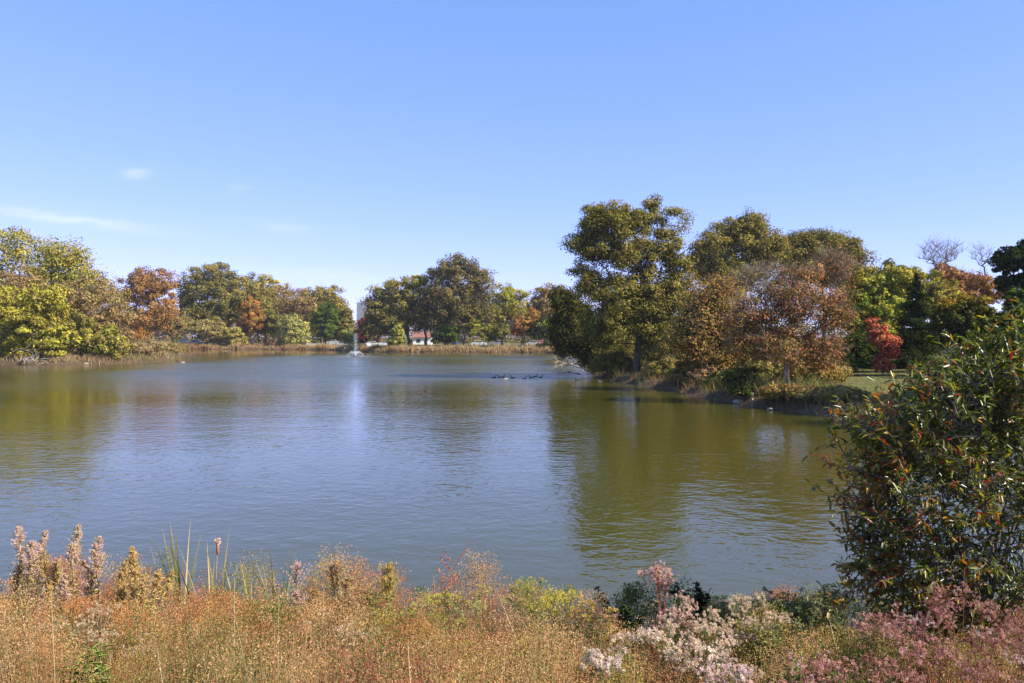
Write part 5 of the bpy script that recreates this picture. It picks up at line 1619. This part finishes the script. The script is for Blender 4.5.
def big_shrub():
    """the large leafy shrub at the right"""
    rng = np.random.default_rng(909)
    Y0 = 8.0
    bxp = 980
    x, y, z = fg_pos(bxp, Y0)
    root = empty('shrub', (x, y, z), 'large leafy shrub with green, yellow and red leaves filling the right edge', 'shrub')
    E = [(1000, 385, 60, 42), (1060, 380, 90, 70), (960, 410, 62, 42), (905, 440, 52, 38), (894, 464, 28, 30), (888, 510, 42, 40), (930, 490, 70, 60), (1010, 470, 80, 70),
         (900, 560, 40, 34), (960, 560, 70, 50), (1030, 560, 70, 60), (882, 556, 22, 28), (1040, 345, 40, 26), (935, 600, 50, 26), (1090, 470, 90, 100)]
    A = []
    for b in E: A.append((wx(b[0], Y0) - x, 0, wz(b[1], Y0) - z, b[2] / F * Y0, min(.75, b[2] / F * Y0 * 1.1), b[3] / F * Y0))
    A = np.array(A)
    vol = (A[:, 3] * A[:, 4] * A[:, 5]) ** (2 / 3)
    nt_ = 2200
    k = rng.choice(len(A), nt_, p=vol / vol.sum())
    d = rand_dirs(nt_, rng)
    r = rng.random((nt_, 1)) ** .38
    C = A[k, :3] + d * r * A[k, 3:6] * .9
    ext = [(835, 588, -.2), (846, 596, -.15), (858, 584, -.1), (868, 592, 0), (846, 470, 0), (850, 500, 0), (848, 445, .1), (856, 430, 0)]
    extC = np.array([(wx(a, Y0) - x, c, wz(b, Y0) - z) for a, b, c in ext])
    C = np.concatenate([C, np.repeat(extC, 3, 0) + rng.normal(size=(len(ext) * 3, 3)) * .05]); nt_ = len(C)
    cen = np.array([.3, 0, 1.4])
    out = unit(C - cen)
    tw = unit(out * 1.0 + rng.normal(size=(nt_, 3)) * .5 + [0, 0, .35])
    L = rng.uniform(.18, .38, nt_)
    # limbs: a dozen stems fanning out of the base, twigs joined to them
    stems = []
    for i in range(13):
        a = rng.uniform(0, 2 * PI)
        tgt = C[rng.integers(0, nt_)] * .85
        pts = [np.array([math.cos(a) * .06, math.sin(a) * .06, -.05])]
        for t in np.linspace(.15, 1, 9):
            p = np.array([tgt[0] * t ** 1.3, tgt[1] * t ** 1.3, tgt[2] * t ** .85]) + rng.normal(size=3) * .03
            pts.append(p)
        stems.append(pts)
    P0, P1, R0, R1 = [], [], [], []
    nodes = []
    for pts in stems:
        for i, (a, b) in enumerate(zip(pts[:-1], pts[1:])):
            P0.append(a); P1.append(b); R0.append(.022 * (1 - i / 11)); R1.append(.022 * (1 - (i + 1) / 11)); nodes.append(b)
    nodes = np.array(nodes)
    for c, t, l in zip(C, tw, L):
        dd = np.linalg.norm(nodes - c, axis=1) + np.maximum(0, nodes[:, 2] - c[2]) * 2
        j = int(np.argmin(dd))
        if dd[j] > .12:
            mid = (nodes[j] + c) / 2 + [0, 0, .03]
            P0 += [nodes[j], mid]; P1 += [mid, c]; R0 += [.006, .0045]; R1 += [.0045, .003]
            if rng.random() < .3: nodes = np.vstack([nodes, mid])
        P0.append(c); P1.append(c + t * l); R0.append(.003); R1.append(.0012)
    V, Fc = tubes(P0, P1, R0, R1, 5)
    obj('stem', mesh_np('shrub_stem', V, Fc, 4, smooth=True), M_TWIG, root)
    # leaves along every twig
    m = 12
    t = np.linspace(.08, 1, m)[None, :, None] + rng.normal(size=(nt_, m, 1)) * .03
    P = C[:, None] + tw[:, None] * L[:, None, None] * t
    ld = unit(tw[:, None] * .55 + rng.normal(size=(nt_, m, 3)) * .62 + np.array([0, 0, -.22]))
    nr = rng.normal(size=(nt_, m, 3)) * .45 + np.array([0, 0, 1.])
    n = nt_ * m
    sz = rng.uniform(.04, .108, n)
    V, Fc = folded_leaves(P.reshape(-1, 3), ld.reshape(-1, 3), nr.reshape(-1, 3), sz, sz * rng.uniform(.24, .34, n), .22, .16)
    zn = P[:, :, 2].ravel(); xn = P[:, :, 0].ravel()
    base = np.array([(.10, .13, .022), (.15, .175, .03), (.21, .22, .042), (.065, .085, .017)])[rng.integers(0, 4, n)]
    # autumn colour: branches that have turned, mostly on the left side
    left = np.clip((-xn - .1) / .9, 0, 1)
    turn = N1.fbm(xn * 5 + 3, zn * 5 + P[:, :, 1].ravel() * 4, 2) + rng.normal(0, .17, n)
    red = turn > (.86 - .22 * left)
    yl = (N2.fbm(xn * 2.5, zn * 2.5 + 5, 2) + rng.normal(0, .13, n)) > .70
    redc = np.array([(.38, .14, .045), (.30, .10, .035), (.46, .24, .06), (.26, .13, .04)])[rng.integers(0, 4, n)]
    ylc = np.array([(.42, .32, .05), (.36, .22, .04), (.30, .30, .05)])[rng.integers(0, 3, n)]
    col = np.where(yl[:, None], ylc, base); col = np.where(red[:, None], redc, col)
    odd = rng.random(n); col = np.where((odd < .012)[:, None], np.array([.5, .04, .03]), col)
    col = col * rng.normal(1, .18, (n, 1)).clip(.5, 1.6)
    me = mesh_np('shrub_foliage', V, Fc, 4, colors=np.repeat(np.clip(col, 0, .9), 2, axis=0))
    obj('foliage', me, M_GLOSSLEAF, root)


def bank_grass():
    rng = np.random.default_rng(41)
    pts = SHP
    # samples along the shore away from the near bank
    A = pts; B = np.roll(pts, -1, 0)
    ln = np.linalg.norm(B - A, axis=1)
    mid = (A + B) / 2
    def run(name, sel, n, off, hgt, wid, cols, label, zoff=0.0, lean=.25, droop=(.05, .4)):
        w_ = ln * sel; w_ = w_ / w_.sum()
        i = rng.choice(len(A), n, p=w_)
        t = rng.random((n, 1))
        p = A[i] * (1 - t) + B[i] * t
        tn = unit(B[i] - A[i]); nr = np.stack([tn[:, 1], -tn[:, 0]], 1)
        tst = shore_dist(p[:, 0] + nr[:, 0] * .6, p[:, 1] + nr[:, 1] * .6) > 0
        nr = np.where(tst[:, None], nr, -nr)
        o_ = off[0] + (off[1] - off[0]) * rng.random(n)
        p = p + nr * o_[:, None] + rng.normal(size=(n, 2)) * .2
        d = shore_dist(p[:, 0], p[:, 1]); k = d > -.15
        p = p[k]; m = len(p)
        base = np.column_stack([p, np.maximum(ground_z(p[:, 0], p[:, 1]), -.02) + zoff])
        cl = N1.fbm(p[:, 0] * .35, p[:, 1] * .35, 3)
        H = rng.uniform(*hgt, m) * np.clip(.1 + 2.1 * (cl - .08), .2, 2)
        dd = rng.normal(size=(m, 3)) * [lean, lean, .05] + [0, 0, 1]
        V, Fc = blades(base, dd, H, rng.uniform(*wid, m), rng.uniform(*droop, m), 3, rng)
        pick = (N2.fbm(p[:, 0] * .12, p[:, 1] * .12, 3) + rng.normal(0, .16, m) - .2) / .6 * len(cols)
        c = np.array(cols)[pick.astype(int).clip(0, len(cols) - 1)] * rng.normal(1, .15, (m, 1)).clip(.5, 1.5)
        bag = Bag(); bag.add(V, Fc, np.repeat(c, 3, axis=0))
        tag(bag.build(name, M_GRASS), kind='stuff', label=label, cat='grass')
    Yc = mid[:, 1]; Xc = mid[:, 0]
    far = ((Yc > 190)).astype(float)
    run('bank_grass', far, 26000, (.0, 2.6), (.6, 1.5), (.07, .16), [(.48, .33, .18), (.56, .42, .25), (.36, .20, .11), (.44, .38, .16), (.30, .16, .09)], 'strip of tan and russet reeds along the far waterline')
    run('bank_grass', far, 15000, (2.4, 6.5), (.6, 1.2), (.07, .15), [(.24, .25, .08), (.32, .30, .10), (.38, .30, .12), (.22, .14, .07)], 'taller olive and russet weeds on top of the far bank')
    left = ((Yc > 90) & (Yc < 190) & (Xc < -40)).astype(float)
    run('bank_grass', left, 11000, (.0, 6.0), (.5, 1.3), (.03, .08), [(.36, .25, .14), (.30, .20, .12), (.42, .32, .18), (.2, .18, .07)], 'dry tan grass on the left point')
    right = ((Xc > 0) & (Yc > 31) & (Yc < 190)).astype(float)
    run('bank_grass', right, 16000, (.1, 3.6), (.35, 1.0), (.018, .04), [(.20, .17, .07), (.13, .12, .05), (.30, .19, .09), (.24, .24, .08), (.30, .13, .07), (.10, .12, .04)], 'mixed olive and russet weeds along the right bank')
    # short lawn grass on the right
    n = 60000
    x = rng.uniform(14, 62, n); y = rng.uniform(36, 92, n)
    d = shore_dist(x, y); k = d > 1.2; x, y = x[k], y[k]; n = len(x)
    base = np.column_stack([x, y, ground_z(x, y) - .01])
    V, Fc = blades(base, rng.normal(size=(n, 3)) * [.4, .4, .1] + [0, 0, 1], rng.uniform(.05, .14, n), rng.uniform(.02, .04, n), .3, 2, rng)
    c = np.array([(.20, .21, .06), (.26, .25, .08), (.15, .17, .05), (.34, .28, .12)])[rng.integers(0, 4, n)]
    bag = Bag(); bag.add(V, Fc, np.repeat(c, 2, axis=0))
    tag(bag.build('lawn_grass', M_GRASS), kind='stuff', label='short yellow-green lawn grass behind the right bank', cat='grass')
    # tall pale grass tufts near the pale trunk
    tufts = [(776, 46.5, 364, 'tall pale green grass tuft left of the pale forked trunk'), (806, 46, 366, 'tall yellow-green grass tuft right of the pale forked trunk'),
             (820, 45, 370, 'broad straw-green grass tuft beside the lawn'), (832, 44, 374, 'brownish grass tuft at the left end of the lawn'),
             (762, 47.5, 366, 'low yellowish grass tuft above the forked white branch'), (758, 48, 378, 'yellow-flowered weed tuft above the forked white branch')]
    for i, (px, Y, top, lab) in enumerate(tufts):
        x, y, z = fg_pos(px, Y); H = wz(top, Y) - z
        m = 190
        base = np.column_stack([rng.normal(size=m) * .38, rng.normal(size=m) * .35, np.zeros(m)])
        V, Fc = blades(base, rng.normal(size=(m, 3)) * [.2, .2, .05] + [0, 0, 1], rng.uniform(.3, 1.0, m) * H, rng.uniform(.015, .03, m), rng.uniform(.02, .3, m), 4, rng)
        cc = [(.19, .21, .07), (.30, .27, .11), (.13, .16, .045)] if i not in (3, 5) else [(.32, .23, .10), (.40, .34, .08), (.2, .17, .06)]
        c = np.array(cc)[rng.integers(0, 3, m)]
        bag = Bag(); bag.add(V, Fc, np.repeat(c, 4, axis=0))
        o = bag.build('grass_tuft', M_GRASS, loc=(x, y, z)); tag(o, lab, 'grass tuft', 'tall grass tufts on the right bank')


foreground()
meadow()
big_shrub()
bank_grass()

# ================================================================== WORLD, SUN, CAMERA
SUN_AZ, SUN_EL = math.radians(112), math.radians(37)
w = bpy.data.worlds.new('World'); scn.world = w; w.use_nodes = True
nt = w.node_tree
for n in list(nt.nodes): nt.nodes.remove(n)
out = nt.nodes.new('ShaderNodeOutputWorld'); bg = nt.nodes.new('ShaderNodeBackground')
sky = nt.nodes.new('ShaderNodeTexSky'); sky.sky_type = 'NISHITA'; sky.sun_disc = False
sky.sun_elevation = SUN_EL; sky.sun_rotation = SUN_AZ
sky.air_density = .4; sky.dust_density = 0; sky.ozone_density = 5.0; sky.altitude = 100
sepc = nt.nodes.new('ShaderNodeSeparateColor'); comc = nt.nodes.new('ShaderNodeCombineColor')
nt.links.new(sky.outputs[0], sepc.inputs[0])
for ch_, ex_, k_ in ((0, .76, 1.70), (1, .52, 1.80), (2, .50, 2.62)):      # film-like response of the sky colour
    pw = nt.nodes.new('ShaderNodeMath'); pw.operation = 'POWER'; pw.inputs[1].default_value = ex_
    ml = nt.nodes.new('ShaderNodeMath'); ml.operation = 'MULTIPLY'; ml.inputs[1].default_value = k_
    nt.links.new(sepc.outputs[ch_], pw.inputs[0]); nt.links.new(pw.outputs[0], ml.inputs[0]); nt.links.new(ml.outputs[0], comc.inputs[ch_])
bg.inputs['Strength'].default_value = SKY_STR = .13
# thin cirrus: wisps placed by direction (azimuth tangent u, elevation tangent v)
tc = N(nt, 'ShaderNodeTexCoord'); sp = N(nt, 'ShaderNodeSeparateXYZ')
nt.links.new(tc.outputs['Generated'], sp.inputs[0])


def wm(op, a, b=None, c=None, clamp=False):
    n = N(nt, 'ShaderNodeMath', operation=op); n.use_clamp = clamp
    for i, v in enumerate((a, b, c)):
        if v is None: continue
        if isinstance(v, (int, float)): n.inputs[i].default_value = v
        else: nt.links.new(v, n.inputs[i])
    return n.outputs[0]


ysafe = wm('MAXIMUM', sp.outputs['Y'], .05)
u = wm('DIVIDE', sp.outputs['X'], ysafe); v = wm('DIVIDE', sp.outputs['Z'], ysafe)
cmb = N(nt, 'ShaderNodeCombineXYZ'); nt.links.new(u, cmb.inputs[0]); nt.links.new(v, cmb.inputs[1])
mp = N(nt, 'ShaderNodeMapping'); mp.inputs['Scale'].default_value = (14, 90, 1); mp.inputs['Rotation'].default_value = (0, 0, .12)
nz = N(nt, 'ShaderNodeTexNoise'); nz.inputs['Scale'].default_value = 1; nz.inputs['Detail'].default_value = 5; nz.inputs['Roughness'].default_value = .6
nt.links.new(cmb.outputs[0], mp.inputs[0]); nt.links.new(mp.outputs[0], nz.inputs['Vector'])
total = None
for px, py, slope, wid, lx, amp in ((70, 219, -.13, 5.5, 85, .75), (137, 174, .05, 5, 14, .5), (238, 188, 0, 4, 12, .25), (285, 228, -.1, 5, 28, .28),
                                    (300, 275, -.05, 6, 60, .3), (355, 282, 0, 8, 60, .22)):
    u0, v0 = (px - CX) / F, (HY - py) / F
    du = wm('SUBTRACT', u, u0)
    dv = wm('SUBTRACT', wm('SUBTRACT', v, v0), wm('MULTIPLY', du, slope))
    q = wm('ADD', wm('POWER', wm('ABSOLUTE', wm('DIVIDE', dv, wid / F)), 2.0), wm('POWER', wm('ABSOLUTE', wm('DIVIDE', du, lx / F)), 2.0))
    g = wm('MULTIPLY', wm('EXPONENT', wm('MULTIPLY', q, -1.0)), amp)
    total = g if total is None else wm('ADD', total, g)
nn = N(nt, 'ShaderNodeMapRange'); nn.inputs['From Min'].default_value = .28; nn.inputs['From Max'].default_value = .72
nt.links.new(nz.outputs['Fac'], nn.inputs['Value'])
fac = wm('MULTIPLY', wm('MULTIPLY', total, nn.outputs[0]), wm('GREATER_THAN', sp.outputs['Y'], .1), clamp=True)
mix = N(nt, 'ShaderNodeMix', data_type='RGBA')
nt.links.new(fac, mix.inputs['Factor'])
nt.links.new(comc.outputs[0], mix.inputs[6]); mix.inputs[7].default_value = (4.1, 4.3, 4.6, 1)
nt.links.new(mix.outputs[2], bg.inputs['Color']); nt.links.new(bg.outputs[0], out.inputs['Surface'])

sun = bpy.data.lights.new('sun', 'SUN'); sun.energy = 5.0; sun.angle = math.radians(.53); sun.color = (1, .92, .80)
so = bpy.data.objects.new('sun', sun); link(so)
sd = Vector((math.sin(SUN_AZ) * math.cos(SUN_EL), math.cos(SUN_AZ) * math.cos(SUN_EL), math.sin(SUN_EL)))
so.rotation_euler = sd.to_track_quat('Z', 'Y').to_euler()

cam = bpy.data.cameras.new('camera'); co = bpy.data.objects.new('camera', cam); link(co)
cam.sensor_width = 36; cam.lens = F / 1024 * 36; cam.clip_start = .05; cam.clip_end = 8000
co.location = (0, 0, CZ)
co.rotation_euler = (math.radians(90) - math.atan((341.5 - HY) / F), 0, 0)
scn.camera = co

scn.view_settings.view_transform = 'Standard'; scn.view_settings.look = 'None'
scn.view_settings.exposure = 1.0; scn.view_settings.gamma = 1; scn.view_settings.use_curve_mapping = False
scn.cycles.max_bounces = 6; scn.cycles.diffuse_bounces = 3; scn.cycles.glossy_bounces = 3; scn.cycles.transmission_bounces = 3
scn.cycles.use_denoising = True

# the air: thin autumn haze over the whole place
hm, hnt, hout = new_mat('haze_air')
pv = hnt.nodes.new('ShaderNodeVolumePrincipled')
pv.inputs['Color'].default_value = (.80, .88, 1.0, 1); pv.inputs['Density'].default_value = .00014; pv.inputs['Anisotropy'].default_value = .2
hnt.links.new(pv.outputs[0], hout.inputs['Volume'])
V = np.array([(sx, sy, sz) for sz in (-2.5, 80.0) for sy in (-40, 3600) for sx in (-2700, 2700)], float)
Fh = [0, 2, 3, 1, 4, 5, 7, 6, 0, 1, 5, 4, 2, 6, 7, 3, 0, 4, 6, 2, 1, 3, 7, 5]
tag(obj('haze', mesh_np('haze', V, Fh, 4), hm), kind='stuff', label='thin pale blue haze in the distance', cat='haze')
